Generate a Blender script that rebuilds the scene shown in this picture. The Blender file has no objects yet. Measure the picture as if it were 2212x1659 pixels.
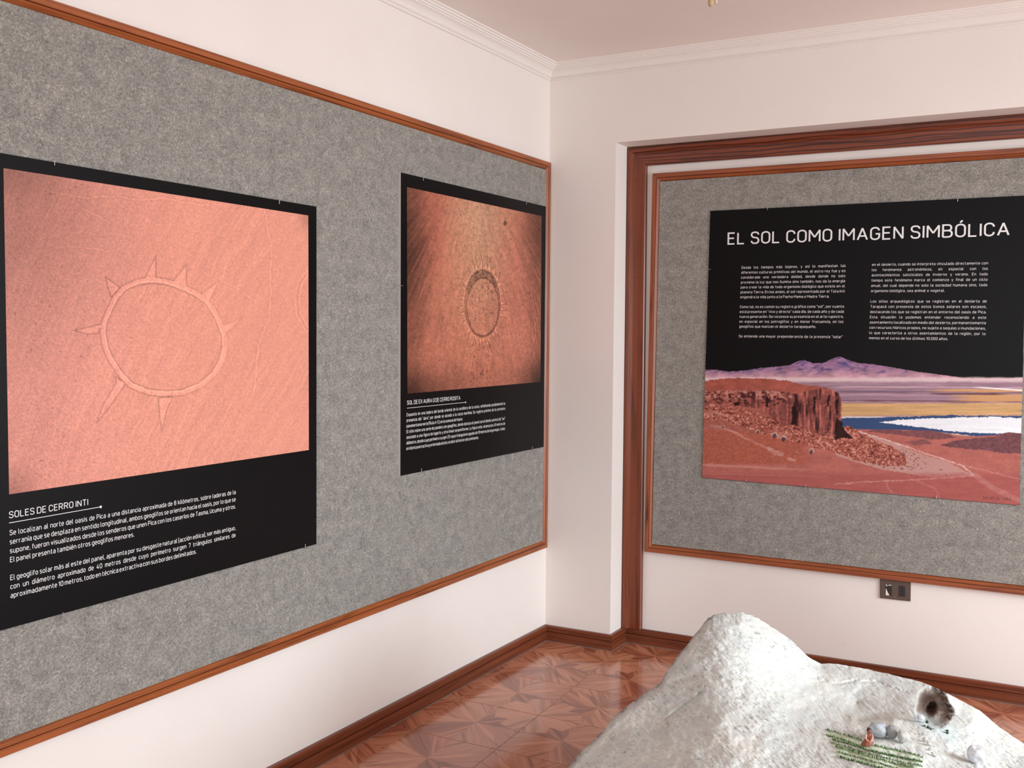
import bpy, bmesh, math, random
import numpy as np
from mathutils import Vector, Matrix, noise as mn
random.seed(7)
sc = bpy.context.scene
COL = sc.collection

# ------------------------------------------------------------------ camera
FPX = 2268.38
YAW, PITCH, ROLL = 0.505571, -0.047796, 0.0075924
CAM = np.array([2.17663, -4.26606, 1.40751])
def cam_axes():
    cy, sy, cp, sp = math.cos(YAW), math.sin(YAW), math.cos(PITCH), math.sin(PITCH)
    f = np.array([-sy*cp, cy*cp, sp]); r = np.array([cy, sy, 0.0]); u = np.cross(r, f)
    c, s = math.cos(ROLL), math.sin(ROLL)
    return f, r*c+u*s, -r*s+u*c
CF, CR, CU = cam_axes()
def ray(u, v):
    return CF + CR*(u-1106)/FPX - CU*(v-829.5)/FPX
def on(axis, val, u, v):            # point of the plane axis=val seen at photo position (u, v)
    d = ray(u, v); return CAM + d*(val-CAM[axis])/d[axis]
def deep(u, v, D): return CAM + ray(u, v)*D
def proj(P):
    d = P-CAM; w = d@CF
    return 1106+FPX*(d@CR)/w, 829.5-FPX*(d@CU)/w

cd = bpy.data.cameras.new('camera'); co = bpy.data.objects.new('camera', cd); COL.objects.link(co)
cd.sensor_width = 36; cd.lens = FPX/2212*36; cd.clip_start = .02
co.matrix_world = Matrix(((CR[0], CU[0], -CF[0], CAM[0]), (CR[1], CU[1], -CF[1], CAM[1]), (CR[2], CU[2], -CF[2], CAM[2]), (0, 0, 0, 1)))
sc.camera = co

# ------------------------------------------------------------------ light
def lin(r, g, b):
    f = lambda c: (c/255/12.92) if c/255 <= .04045 else ((c/255+.055)/1.055)**2.4
    return (f(r), f(g), f(b), 1)
w = bpy.data.worlds.new('world'); sc.world = w; w.use_nodes = True
w.node_tree.nodes['Background'].inputs[0].default_value = (.80, .90, 1.0, 1)
w.node_tree.nodes['Background'].inputs[1].default_value = 1.0
def area(name, loc, rot, sx, sy, power, col):
    l = bpy.data.lights.new(name, 'AREA'); l.shape = 'RECTANGLE'; l.size = sx; l.size_y = sy
    l.energy = power; l.color = col
    o = bpy.data.objects.new(name, l); COL.objects.link(o); o.location = loc; o.rotation_euler = rot
    return o
RX, FY, CZ = 4.7, -6.2, 2.608       # right wall, front wall, ceiling height
WIN = [(-2.4, -.45, .45, 2.2)]    # window in the right wall: y0, y1, z0, z1
WINF = [(1.1, 3.1, .5, 2.2)]        # window in the front wall: x0, x1, z0, z1
area('window_light', (RX+.02, -1.42, 1.33), (0, math.radians(90-30), 0), 1.72, 1.92, 165, (.82, .93, 1.0)).data.spread = math.radians(150)
area('window_light_front', (2.1, FY-.02, 1.35), (math.radians(90-26), 0, 0), 1.96, 1.66, 76, (.85, .94, 1.0)).data.spread = math.radians(150)
sc.view_settings.view_transform = 'Standard'; sc.view_settings.look = 'None'
sc.view_settings.gamma = 1; sc.view_settings.use_curve_mapping = False
sc.view_settings.exposure = -0.32

# ------------------------------------------------------------------ materials
def mat(name, col=(.5, .5, .5, 1), rough=.6, metal=0, spec=.5):
    m = bpy.data.materials.new(name); m.use_nodes = True
    b = m.node_tree.nodes['Principled BSDF']
    b.inputs['Base Color'].default_value = col; b.inputs['Roughness'].default_value = rough
    b.inputs['Metallic'].default_value = metal; b.inputs['Specular IOR Level'].default_value = spec
    return m, m.node_tree, b
def N(nt, t, **kw):
    n = nt.nodes.new(t)
    for k, v in kw.items():
        if k in n.inputs: n.inputs[k].default_value = v
        else: setattr(n, k, v)
    return n
def coords(nt, kind='Object', scale=(1, 1, 1), rot=(0, 0, 0)):
    t = N(nt, 'ShaderNodeTexCoord'); mp = N(nt, 'ShaderNodeMapping'); mp.inputs['Scale'].default_value = scale
    mp.inputs['Rotation'].default_value = rot
    nt.links.new(t.outputs[kind], mp.inputs[0]); return mp.outputs[0]
def nz(nt, vec, scale, detail=3, rough=.5, dist=0):
    n = N(nt, 'ShaderNodeTexNoise'); n.inputs['Scale'].default_value = scale; n.inputs['Detail'].default_value = detail
    n.inputs['Roughness'].default_value = rough; n.inputs['Distortion'].default_value = dist
    nt.links.new(vec, n.inputs['Vector']); return n.outputs['Fac']
def ramp(nt, fac, stops):
    r = N(nt, 'ShaderNodeValToRGB'); e = r.color_ramp.elements
    while len(e) < len(stops): e.new(.5)
    for k, (p, c) in enumerate(stops): e[k].position = p; e[k].color = c
    nt.links.new(fac, r.inputs[0]); return r.outputs[0]
def mixc(nt, a, b, fac, mode='MIX'):
    m = N(nt, 'ShaderNodeMix'); m.data_type = 'RGBA'; m.blend_type = mode
    for s, x in ((m.inputs[6], a), (m.inputs[7], b), (m.inputs[0], fac)):
        if hasattr(x, 'links'): nt.links.new(x, s)
        else: s.default_value = x
    return m.outputs[2]
def bump(nt, bsdf, h, strength=.3, dist=.002):
    b = N(nt, 'ShaderNodeBump'); b.inputs['Strength'].default_value = strength; b.inputs['Distance'].default_value = dist
    nt.links.new(h, b.inputs['Height']); nt.links.new(b.outputs[0], bsdf.inputs['Normal'])

def plaster(name, c1, c2, rough=.6):
    m, nt, b = mat(name, c1, rough, spec=.25)
    v = coords(nt)
    c = ramp(nt, nz(nt, v, 2.3, 4, .6), [(.35, c1), (.7, c2)])
    smudge = ramp(nt, nz(nt, v, 9, 5, .65), [(.70, (1, 1, 1, 1)), (.80, (.93, .91, .89, 1))])
    nt.links.new(mixc(nt, c, smudge, 1.0, 'MULTIPLY'), b.inputs['Base Color'])
    bump(nt, b, nz(nt, v, 55, 4), .18, .002)
    return m
M_wall = plaster('wall_paint', (.86, .79, .738, 1), (.835, .76, .705, 1))
M_ceil = plaster('ceiling_paint', (.88, .80, .745, 1), (.85, .77, .715, 1))
M_corn = plaster('cornice_paint', (.86, .80, .75, 1), (.84, .775, .725, 1))

def wood(name, base, dark, lines=.5, gscale=1.0, rough=.38, cath=None):
    m, nt, b = mat(name, base, rough, spec=.5)
    v = coords(nt, 'UV', (3.0*gscale, 70*gscale, 1))
    n1 = nz(nt, v, 1.0, 5, .62, .6)
    v2 = coords(nt, 'UV', cath[:2]+(1,) if cath else (1.6*gscale, 26*gscale, 1))
    wv = N(nt, 'ShaderNodeTexWave'); wv.wave_type = 'BANDS'; wv.bands_direction = 'Y'
    wv.inputs['Scale'].default_value = .55; wv.inputs['Distortion'].default_value = cath[2] if cath else 7; wv.inputs['Detail'].default_value = 2
    wv.inputs['Detail Scale'].default_value = .5
    nt.links.new(v2, wv.inputs['Vector'])
    l2 = ramp(nt, wv.outputs['Fac'], [(.0, (0, 0, 0, 1)), (.32 if cath else .16, (1, 1, 1, 1))])
    c = ramp(nt, n1, [(.28, dark), (.5, base), (.8, tuple(min(1, x*1.22) for x in base[:3])+(1,))])
    c2 = mixc(nt, dark, c, l2)
    nt.links.new(mixc(nt, c, c2, lines), b.inputs['Base Color'])
    bump(nt, b, n1, .25, .0008)
    return m
M_frame = wood('frame_wood', lin(158, 84, 40), lin(92, 40, 18), .35)
M_frame2 = wood('back_frame_wood', lin(150, 78, 42), lin(88, 38, 20), .35)
M_case = wood('casing_wood', lin(118, 55, 28), lin(68, 26, 12), .3, .7, .3)
M_head = wood('head_casing_wood', lin(122, 58, 34), lin(50, 18, 10), .95, .55, .32, (7.0, 36.0, 9.0))
M_base = wood('baseboard_wood', lin(116, 58, 34), lin(70, 31, 17), .4, .9, .33)
M_caulk, _, _ = mat('joint_filler', lin(112, 88, 78), .8)

def felt():
    m, nt, b = mat('grey_felt', lin(128, 122, 117), .95, spec=.1)
    v = coords(nt, 'UV', (1, 1, 1))
    n = nz(nt, v, 170, 4, .68, 1.2); n2 = nz(nt, v, 24, 4, .62, .5)
    vs = coords(nt, 'UV', (60, 190, 1)); n3 = nz(nt, vs, 1.0, 3, .6, 2.5)
    wv = N(nt, 'ShaderNodeTexWave'); wv.wave_type = 'BANDS'; wv.bands_direction = 'X'; wv.inputs['Scale'].default_value = 118
    wv.inputs['Distortion'].default_value = .6; wv.inputs['Detail'].default_value = 1
    nt.links.new(v, wv.inputs['Vector'])
    c = ramp(nt, n, [(.3, lin(110, 106, 102)), (.5, lin(146, 142, 136)), (.72, lin(188, 183, 174))])
    c = mixc(nt, c, ramp(nt, n2, [(.3, (.80, .80, .80, 1)), (.72, (1.18, 1.17, 1.15, 1))]), 1, 'MULTIPLY')
    c = mixc(nt, c, ramp(nt, n3, [(.32, (.78, .77, .77, 1)), (.7, (1.2, 1.2, 1.2, 1))]), .8, 'MULTIPLY')
    c = mixc(nt, c, ramp(nt, wv.outputs['Fac'], [(.0, (.72, .72, .72, 1)), (.6, (1.08, 1.08, 1.08, 1))]), .8, 'MULTIPLY')
    nt.links.new(c, b.inputs['Base Color'])
    bump(nt, b, n, .5, .001)
    return m
M_felt = felt()
M_black, nt, b_ = mat('poster_black', (.0037, .0030, .0036, 1), .40, spec=.12)
M_white, _, _ = mat('print_white', (.80, .78, .77, 1), .5)
M_dimwhite, _, _ = mat('print_offwhite', (.62, .59, .58, 1), .5)
M_darkprint, _, _ = mat('print_dark', lin(70, 30, 30), .5)
M_foam, _, _ = mat('foam_core', lin(205, 200, 196), .7)
M_nail, _, _ = mat('nail_metal', lin(200, 195, 190), .3, .9)
M_grout, _, _ = mat('grout', lin(158, 136, 124), .8)

def print_mat(name, speck=.0, scale=600):
    m, nt, b = mat(name, rough=.40, spec=.12)
    a = N(nt, 'ShaderNodeVertexColor'); a.layer_name = 'print'
    v = coords(nt); n = nz(nt, v, scale, 3, .7)
    c = mixc(nt, a.outputs[0], ramp(nt, n, [(.3, (1-speck,)*3+(1,)), (.7, (1+speck,)*3+(1,))]), 1, 'MULTIPLY')
    nt.links.new(c, b.inputs['Base Color'])
    return m
M_print = print_mat('photo_print', .14, 420)

def attr_wood():
    m, nt, b = mat('tile_glaze', rough=.13, spec=.45)
    a = N(nt, 'ShaderNodeVertexColor'); a.layer_name = 'tone'
    v = coords(nt, 'UV', (4, 90, 1)); n = nz(nt, v, 1.0, 4, .6, .3)
    v2 = coords(nt, 'UV', (1.6, 38, 1)); n2 = nz(nt, v2, 1.0, 2, .5, .2)
    c = mixc(nt, a.outputs[0], ramp(nt, n, [(.3, (.80, .75, .72, 1)), (.62, (1.08, 1.08, 1.08, 1))]), .85, 'MULTIPLY')
    c = mixc(nt, c, ramp(nt, n2, [(.42, (.66, .56, .50, 1)), (.49, (1.08, 1.08, 1.08, 1))]), .85, 'MULTIPLY')
    nt.links.new(c, b.inputs['Base Color'])
    o = coords(nt, 'Object'); bump(nt, b, nz(nt, o, 9, 2), .05, .002)
    return m
M_tile = attr_wood()

def terrain_mat():
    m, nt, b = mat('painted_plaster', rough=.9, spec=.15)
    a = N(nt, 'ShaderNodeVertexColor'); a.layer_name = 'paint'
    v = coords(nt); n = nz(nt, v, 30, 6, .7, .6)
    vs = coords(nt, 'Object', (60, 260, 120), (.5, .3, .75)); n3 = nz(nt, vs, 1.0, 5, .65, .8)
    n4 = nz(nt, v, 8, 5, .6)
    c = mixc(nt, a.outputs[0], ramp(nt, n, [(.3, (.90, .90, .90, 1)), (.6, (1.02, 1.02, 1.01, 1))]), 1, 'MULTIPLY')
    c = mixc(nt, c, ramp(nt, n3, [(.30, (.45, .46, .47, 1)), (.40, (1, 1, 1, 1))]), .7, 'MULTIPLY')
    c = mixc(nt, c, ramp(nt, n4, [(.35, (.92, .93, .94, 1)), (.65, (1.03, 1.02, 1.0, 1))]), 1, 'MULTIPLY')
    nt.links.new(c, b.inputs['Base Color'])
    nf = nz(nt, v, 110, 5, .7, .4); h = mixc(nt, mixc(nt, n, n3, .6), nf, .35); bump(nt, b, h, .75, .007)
    return m
M_terrain = terrain_mat()
def stone_mat(name, c):
    m, nt, b = mat(name, c, .75, spec=.25)
    v = coords(nt); n = nz(nt, v, 90, 4, .6)
    nt.links.new(ramp(nt, n, [(.3, tuple(x*.72 for x in c[:3])+(1,)), (.65, c)]), b.inputs['Base Color'])
    bump(nt, b, n, .3, .001); return m
M_st1 = stone_mat('blue_grey_stone', lin(176, 180, 184)); M_st2 = stone_mat('grey_stone', lin(146, 145, 142))
M_st3 = stone_mat('pale_stone', lin(192, 188, 180)); M_st4 = stone_mat('white_stone', lin(214, 213, 216))
M_grassd, _, _ = mat('dark_green_plant', lin(66, 92, 70), .8); M_grassl, _, _ = mat('light_green_plant', lin(172, 194, 136), .8)
M_skirt, _, _ = mat('brown_clay', lin(138, 74, 54), .6); M_skin, _, _ = mat('pinkish_clay', lin(226, 164, 140), .6)
M_hair, _, _ = mat('dark_clay', lin(62, 44, 40), .6)
M_plate, _, _ = mat('outlet_metal', lin(98, 80, 70), .42, .25); M_mod, _, _ = mat('outlet_module', lin(42, 36, 38), .45)
M_hole, _, _ = mat('outlet_hole', (.004, .004, .004, 1), .9); M_paper, _, _ = mat('torn_paper', lin(232, 222, 214), .8)
M_cream, _, _ = mat('cream_plastic', lin(190, 158, 120), .5); M_pink, _, _ = mat('pale_glass', lin(232, 200, 186), .35)
M_out, _, _ = mat('window_frame_paint', (.8, .8, .78, 1), .5)

# ------------------------------------------------------------------ mesh helpers
def link(name, me, m=None, parent=None):
    o = bpy.data.objects.new(name, me); COL.objects.link(o)
    if m is not None and hasattr(me, 'materials') and not me.materials: me.materials.append(m)
    if parent is not None: o.parent = parent
    return o
def mesh(name, vs, fs, uvs=None, smooth=False):
    me = bpy.data.meshes.new(name); me.from_pydata([tuple(map(float, p)) for p in vs], [], fs)
    if uvs is not None:
        l = me.uv_layers.new(name='UVMap'); idx = np.zeros(len(me.loops), dtype=np.int32); me.loops.foreach_get('vertex_index', idx)
        l.data.foreach_set('uv', np.array(uvs, dtype=np.float32)[idx].ravel())
    if smooth: me.polygons.foreach_set('use_smooth', [True]*len(me.polygons))
    me.update(); return me
def empty(name, label=None, cat=None, group=None, kind=None, loc=(0, 0, 0)):
    o = bpy.data.objects.new(name, None); COL.objects.link(o); o.location = loc; o.empty_display_size = .05
    return tag(o, label, cat, group, kind)
def tag(o, label=None, cat=None, group=None, kind=None):
    for k, v in (('label', label), ('category', cat), ('group', group), ('kind', kind)):
        if v: o[k] = v
    return o
BOXF = [(0, 3, 2, 1), (4, 5, 6, 7), (0, 1, 5, 4), (1, 2, 6, 5), (2, 3, 7, 6), (3, 0, 4, 7)]
class MB:
    def __init__(s): s.v = []; s.f = []; s.uv = []
    def box(s, a, b):
        n = len(s.v); x0, y0, z0 = a; x1, y1, z1 = b
        s.v += [(x0, y0, z0), (x1, y0, z0), (x1, y1, z0), (x0, y1, z0), (x0, y0, z1), (x1, y0, z1), (x1, y1, z1), (x0, y1, z1)]
        s.f += [tuple(n+i for i in q) for q in BOXF]
    def slab(s, q, nrm, t0, t1):    # quad q (4 pts) extruded along nrm between t0 and t1
        n = len(s.v); q = [np.array(p, float) for p in q]; nrm = np.array(nrm, float)
        s.v += [p+nrm*t0 for p in q]+[p+nrm*t1 for p in q]
        s.f += [tuple(n+i for i in g) for g in BOXF]
    def tube(s, pts, rad, k=8, cap=True):
        pts = [np.array(p, float) for p in pts]; n0 = len(s.v)
        for i, p in enumerate(pts):
            d = pts[min(i+1, len(pts)-1)]-pts[max(i-1, 0)]; d /= max(np.linalg.norm(d), 1e-9)
            a = np.cross(d, (0, 0, 1)) if abs(d[2]) < .9 else np.cross(d, (1, 0, 0)); a /= np.linalg.norm(a); b = np.cross(d, a)
            r = rad[i] if hasattr(rad, '__len__') else rad
            for j in range(k):
                t = 2*math.pi*j/k; s.v.append(p+a*math.cos(t)*r+b*math.sin(t)*r)
        for i in range(len(pts)-1):
            for j in range(k):
                s.f.append((n0+i*k+j, n0+i*k+(j+1) % k, n0+(i+1)*k+(j+1) % k, n0+(i+1)*k+j))
        if cap:
            s.f.append(tuple(n0+j for j in range(k))); s.f.append(tuple(n0+(len(pts)-1)*k+j for j in reversed(range(k))))
    def build(s, name, m, parent=None, smooth=False):
        me = mesh(name, s.v, s.f, smooth=smooth); fix(me); return link(name, me, m, parent)
def fix(me):
    bm = bmesh.new(); bm.from_mesh(me); bmesh.ops.recalc_face_normals(bm, faces=bm.faces); bm.to_mesh(me); bm.free()

def rail(name, m, parent, i0, o0, i1, o1, prof, nrm, seed=0):
    """moulding between two mitred ends; prof = [(across 0 inner..1 outer, height)]"""
    i0, o0, i1, o1, nrm = [np.array(p, float) for p in (i0, o0, i1, o1, nrm)]
    L = np.linalg.norm(i1-i0); W = np.linalg.norm(o0-i0); vs = []; uv = []; n = len(prof); K = max(2, int(L/.25)+1)
    for e in range(K):
        t = e/(K-1); acc = 0; last = None
        for a, h in prof:
            p = (i0+(o0-i0)*a)*(1-t)+(i1+(o1-i1)*a)*t+nrm*h; vs.append(p)
            if last is not None: acc += math.hypot((a-last[0])*W*.7, h-last[1])
            last = (a, h); uv.append((t*L+seed*3.17, acc+seed*.37))
    fs = []
    for e in range(K-1):
        for k in range(n-1): fs.append((e*n+k, (e+1)*n+k, (e+1)*n+k+1, e*n+k+1))
    fs.append(tuple(range(n))); fs.append(tuple((K-1)*n+k for k in reversed(range(n))))
    me = mesh(name, vs, fs, uv); fix(me)
    return link(name, me, m, parent)

# ------------------------------------------------------------------ room shell
PX, RD, ZH, NX = .3247, .161, 2.2444, 2.62      # pilaster edge, niche depth, niche height, niche right edge
T = .14
mb = MB(); mb.box((-T, FY-T, -.1), (0, T+RD, CZ+.1)); tag(mb.build('wall_left', M_wall), kind='structure')
mb = MB()
mb.box((0, 0, -.1), (PX, RD+T, CZ+.1)); mb.box((PX, 0, ZH), (NX, RD+T, CZ+.1)); mb.box((NX, 0, -.1), (RX+T, RD+T, CZ+.1))
mb.box((PX, RD, -.1), (NX, RD+T, ZH)); tag(mb.build('wall_back', M_wall), kind='structure')
y0, y1, z0, z1 = WIN[0]; mb = MB()
mb.box((RX, FY-T, -.1), (RX+T, y0, CZ+.1)); mb.box((RX, y1, -.1), (RX+T, 0, CZ+.1)); mb.box((RX, y0, -.1), (RX+T, y1, z0)); mb.box((RX, y0, z1), (RX+T, y1, CZ+.1))
tag(mb.build('wall_right', M_wall), kind='structure')
x0, x1, a0, a1 = WINF[0]; mb = MB()
mb.box((0, FY-T, -.1), (x0, FY, CZ+.1)); mb.box((x1, FY-T, -.1), (RX, FY, CZ+.1)); mb.box((x0, FY-T, -.1), (x1, FY, a0)); mb.box((x0, FY-T, a1), (x1, FY, CZ+.1))
tag(mb.build('wall_front', M_wall), kind='structure')
mb = MB(); mb.box((0, FY, CZ), (RX, 0, CZ+.1)); tag(mb.build('ceiling', M_ceil), kind='structure')
def window(name, ax, c, a, b, z0, z1):
    r = empty(name, kind='structure')
    def bar(nm, p0, p1, q0, q1):
        mb = MB()
        if ax == 'x': mb.box((c+.06, p0, q0), (c+.11, p1, q1))
        else: mb.box((p0, c-.11, q0), (p1, c-.06, q1))
        mb.build(nm, M_out, r)
    bar('window_frame', a, b, z0, z0+.05); bar('window_frame', a, b, z1-.05, z1)
    bar('window_frame', a, a+.05, z0+.05, z1-.05); bar('window_frame', b-.05, b, z0+.05, z1-.05)
    bar('mullion', (a+b)/2-.03, (a+b)/2+.03, z0+.05, z1-.05)
window('window_1', 'x', RX, *WIN[0]); window('window_2', 'y', FY, *WINF[0])

# cornice: one run per wall
corn = [(0, 2.544), (.007, 2.544), (.009, 2.5475), (.007, 2.551), (.004, 2.552), (.005, 2.555), (.010, 2.557), (.013, 2.5605), (.017, 2.569), (.024, 2.577),
        (.032, 2.582), (.038, 2.584), (.0385, 2.588), (.045, 2.5895), (.046, 2.5945), (.053, 2.596), (.054, 2.6015), (.062, 2.603), (.0635, 2.608), (0, 2.608)]
# runs meet in mitres: each is swept with its neighbours' corner, then trimmed to itself
def run(name, m, a, b, prof, mitre_a, mitre_b, kind='structure', parent=None, seed=0, lift=None):
    a, b = np.array(a, float), np.array(b, float); d = (b-a)/np.linalg.norm(b-a); nr = np.array([d[1], -d[0]])
    vs = []; uv = []; n = len(prof); L = np.linalg.norm(b-a); K = max(2, int(L/.4)+1)
    for e in range(K):
        t = e/(K-1); acc = 0; last = None
        for h, z in prof:
            s0 = h*mitre_a; s1 = L-h*mitre_b; q = a+d*(s0*(1-t)+s1*t)+nr*h
            zz = z+(lift(q, z) if lift else 0)
            vs.append((q[0], q[1], zz))
            if last: acc += math.hypot(h-last[0], z-last[1])
            last = (h, z); uv.append((t*L+seed*1.7, acc+seed*.31))
    fs = [(e*n+k, (e+1)*n+k, (e+1)*n+k+1, e*n+k+1) for e in range(K-1) for k in range(n-1)]
    fs.append(tuple(range(n))); fs.append(tuple((K-1)*n+k for k in reversed(range(n))))
    me = mesh(name, vs, fs, uv); fix(me); o = link(name, me, m, parent)
    if kind: o['kind'] = kind
    return o
run('trim_1', M_corn, (0, FY), (0, 0), corn, 1, 1); run('trim_2', M_corn, (0, 0), (RX, 0), corn, 1, 1)
run('trim_3', M_corn, (RX, 0), (RX, FY), corn, 1, 1); run('trim_4', M_corn, (RX, FY), (0, FY), corn, 1, 1)

# baseboards (a groove splits the narrow upper strip from the lower board)
BT, BH = .0159, .0706
bp = [(0, 0), (BT, 0), (BT, .0415), (BT-.007, .0422), (BT-.007, .0448), (BT, .0455), (BT, BH-.004), (BT-.003, BH), (0, BH)]
lift = lambda q, z: (-q[1])*.0030*z/BH
run('baseboard_left', M_base, (0, FY), (0, 0), bp, 1, 1, seed=1, lift=lift)
run('baseboard_pilaster', M_base, (0, 0), (PX, 0), bp, 1, -1, seed=2)
run('baseboard_reveal', M_base, (PX, 0), (PX, RD), bp, -1, 1, seed=3)
run('baseboard_back', M_base, (PX, RD), (NX, RD), bp, 1, 1, seed=4)
run('baseboard_niche_right', M_base, (NX, RD), (NX, 0), bp, 1, -1, seed=5)
run('baseboard_back_right', M_base, (NX, 0), (RX, 0), bp, -1, 1, seed=6)
run('baseboard_right', M_base, (RX, 0), (RX, FY), bp, 1, 1, seed=7)
run('baseboard_front', M_base, (RX, FY), (0, FY), bp, 1, 1, seed=8)
# thin dirty grout bead where baseboard and floor meet
cb = [(BT, 0), (BT+.0035, 0), (BT+.003, .0015), (BT, .003)]
for nm, a, b, m0, m1 in (('trim_5', (0, FY), (0, 0), 1, 1), ('trim_6', (0, 0), (PX, 0), 1, -1), ('trim_7', (PX, 0), (PX, RD), -1, 1), ('trim_8', (PX, RD), (NX, RD), 1, 1)):
    run(nm, M_caulk, a, b, cb, m0, m1)

# ------------------------------------------------------------------ floor of printed ceramic tiles
fl = empty('floor', kind='structure')
mb = MB(); mb.box((-T, FY-T, -.1), (RX+T, RD+T, -.0012)); mb.build('grout_bed', M_grout, fl)
TX, TY, SH = .3455, .3545, -.065
def node(i, j):                       # grid corner i across, j towards the viewer
    y = -.165-TY*j; return np.array([.0765+TX*i+SH*(y+.878), y])
lt, md, dk, dd = lin(186, 124, 96)[:3], lin(174, 111, 85)[:3], lin(150, 86, 66)[:3], lin(134, 72, 54)[:3]
def star(tile_rng):
    """the print of one tile: polygons in [-1,1]^2 with a tone and a grain direction; leaf corner at (-1,-1)"""
    Pp = []
    def add(poly, tone, ang): Pp.append((poly, tone, ang))
    c = (0, 0)
    # large dark leaf to the corner (-1,-1)
    add([(0, 0), (-.28, -.62), (-.62, -1), (-1, -1)], dk, 45); add([(0, 0), (-1, -1), (-1, -.62), (-.62, -.28)], md, 45)
    # small dark kite opposite
    dm = tuple((p+q)/2 for p, q in zip(dk, md)); add([(0, 0), (.46, .20), (.52, .52)], dm, 45); add([(0, 0), (.52, .52), (.20, .46)], dk, 40)
    # long pale rays to the two side corners
    for sx, sy in ((1, -1), (-1, 1)):
        a = math.degrees(math.atan2(sy, sx))
        add([(0, 0), (sx*.55, sy*.30), (sx, sy)], lt, a+8); add([(0, 0), (sx, sy), (sx*.30, sy*.55)], md, a-8)
    # chevrons on the four edges, halves with grain following their diagonal
    add([(0, 0), (0, -1), (-.62, -1), (-.28, -.62)], md, 63); add([(0, 0), (.30, -.55), (1, -1), (0, -1)], lt, -56)
    add([(0, 0), (-.62, -.28), (-1, -.62), (-1, 0)], lt, 27); add([(0, 0), (-1, 0), (-1, 1), (-.55, .30)], md, -34)
    add([(0, 0), (.55, -.30), (1, -1), (1, 0)][::1], md, -34)
    add([(0, 0), (1, 0), (.46, .20)], dk, 20); add([(.46, .20), (1, 0), (1, 1), (.52, .52)], lt, 62)
    add([(0, 0), (.20, .46), (0, 1)], md, 70); add([(.20, .46), (.52, .52), (1, 1), (0, 1)], lt, 30)
    add([(0, 0), (0, 1), (-1, 1), (-.30, .55)][::1], lt, -52)
    return Pp
PATT = star(None)
def tile_mesh(mx, my, var):
    U = np.array([TX/2-.0019, 0.0]); V = np.array([SH*(TY/2), TY/2-.0019])
    vs = []; fs = []; uv = []; tone = []; r = random.Random(var)
    for poly, tn, ang in PATT:
        k = len(vs); g = r.uniform(.90, 1.09); off = (r.uniform(0, 9), r.uniform(0, 9))
        pts = [(x*mx, y*my) for x, y in poly]
        a = math.radians(ang)
        for (x, y), (lx, ly) in zip(pts, poly):
            q = U*x+V*y; vs.append((q[0], q[1], 0))
            uv.append(((lx*math.cos(a)+ly*math.sin(a))*TX/2+off[0], (-lx*math.sin(a)+ly*math.cos(a))*TX/2+off[1]))
        tone += [tuple(c*g for c in tn)+(1,)]*len(poly)
        fs.append(tuple(range(k, k+len(poly))))
    k = len(vs)     # bevelled rim and sides
    ring = [(-1, -1), (1, -1), (1, 1), (-1, 1)]
    for z, s in ((0, 0), (-.0008, .0005), (-.0014, .0005)):
        for x, y in ring:
            q = U*x*(1+s/(TX/2))+V*y*(1+s/(TY/2)); vs.append((q[0], q[1], z)); uv.append((0, 0)); tone.append(tuple(md)+(1,))
    for l in range(2):
        for i in range(4):
            fs.append((k+l*4+i, k+l*4+(i+1) % 4, k+(l+1)*4+(i+1) % 4, k+(l+1)*4+i))
    me = mesh('tile', vs, fs, uv)
    ca = me.color_attributes.new('tone', 'FLOAT_COLOR', 'POINT'); ca.data.foreach_set('color', np.array(tone, dtype=np.float32).ravel())
    bm = bmesh.new(); bm.from_mesh(me)
    for f in bm.faces:
        if f.normal.z < -.01: f.normal_flip()
    bm.to_mesh(me); bm.free()
    me.materials.append(M_tile); return me
TM = {(mx, my, v): tile_mesh(mx, my, v*7+3) for mx in (1, -1) for my in (1, -1) for v in (0, 1)}
nt_ = 0
for i in range(-1, 14):
    for j in range(-2, 17):
        c = (node(i, j)+node(i+1, j+1))/2
        if c[0] < -.17 or c[0] > RX+.15 or c[1] > RD+.16 or c[1] < FY-.12: continue
        # leaves gather at the corners with even i and odd j
        mx = 1 if i % 2 == 0 else -1; my = -1 if (j % 2 == 0) == False else 1
        o = link('tile', TM[(mx, my, random.randint(0, 1))], None, fl); o.location = (c[0], c[1], random.uniform(-.0002, .0002)); nt_ += 1

# ------------------------------------------------------------------ niche casing
NY = np.array([0, -1.0, 0]); CY = .125
cas = empty('trim_9', kind='structure')
ci_t = on(1, CY, 1392.6, 356.4); ci_b = on(1, CY, 1381.3, 1356)
cw = ci_t[0]-PX; zi = ci_t[2]; rxi = NX-cw
P_in_tl = np.array([ci_t[0], RD, zi]); P_out_tl = np.array([PX+.001, RD, ZH-.001])
P_in_bl = np.array([ci_b[0], RD, BH]); P_out_bl = np.array([PX+.001, RD, BH])
zi_r = on(1, CY, 2212, 296.6)[2]
P_in_tr = np.array([rxi, RD, zi_r]); P_out_tr = np.array([NX-.001, RD, ZH-.001])
P_in_br = np.array([rxi, RD, BH]); P_out_br = np.array([NX-.001, RD, BH])
cprof = [(0, 0), (0, .020), (.04, .024), (.60, .025), (.64, .027), (.70, .036), (.80, .040), (.93, .040), (1, .035), (1, 0)]
rail('casing_jamb', M_case, cas, P_in_bl, P_out_bl, P_in_tl, P_out_tl, cprof, NY, 1)
rail('casing_head', M_head, cas, P_in_tl+(.0008, 0, 0), P_out_tl+(.0008, 0, 0), P_in_tr, P_out_tr, cprof, NY, 2)
rail('casing_jamb', M_case, cas, P_in_tr, P_out_tr, P_in_br, P_out_br, cprof, NY, 3)
for u, v in ((1377, 388), (1365.5, 1245), (1376, 600), (1369, 1110)):
    p = on(1, RD-.0248, u, v); mb = MB(); mb.tube([p, p+NY*.0012], .0042, 10); mb.build('plug', M_case, cas)

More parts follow.
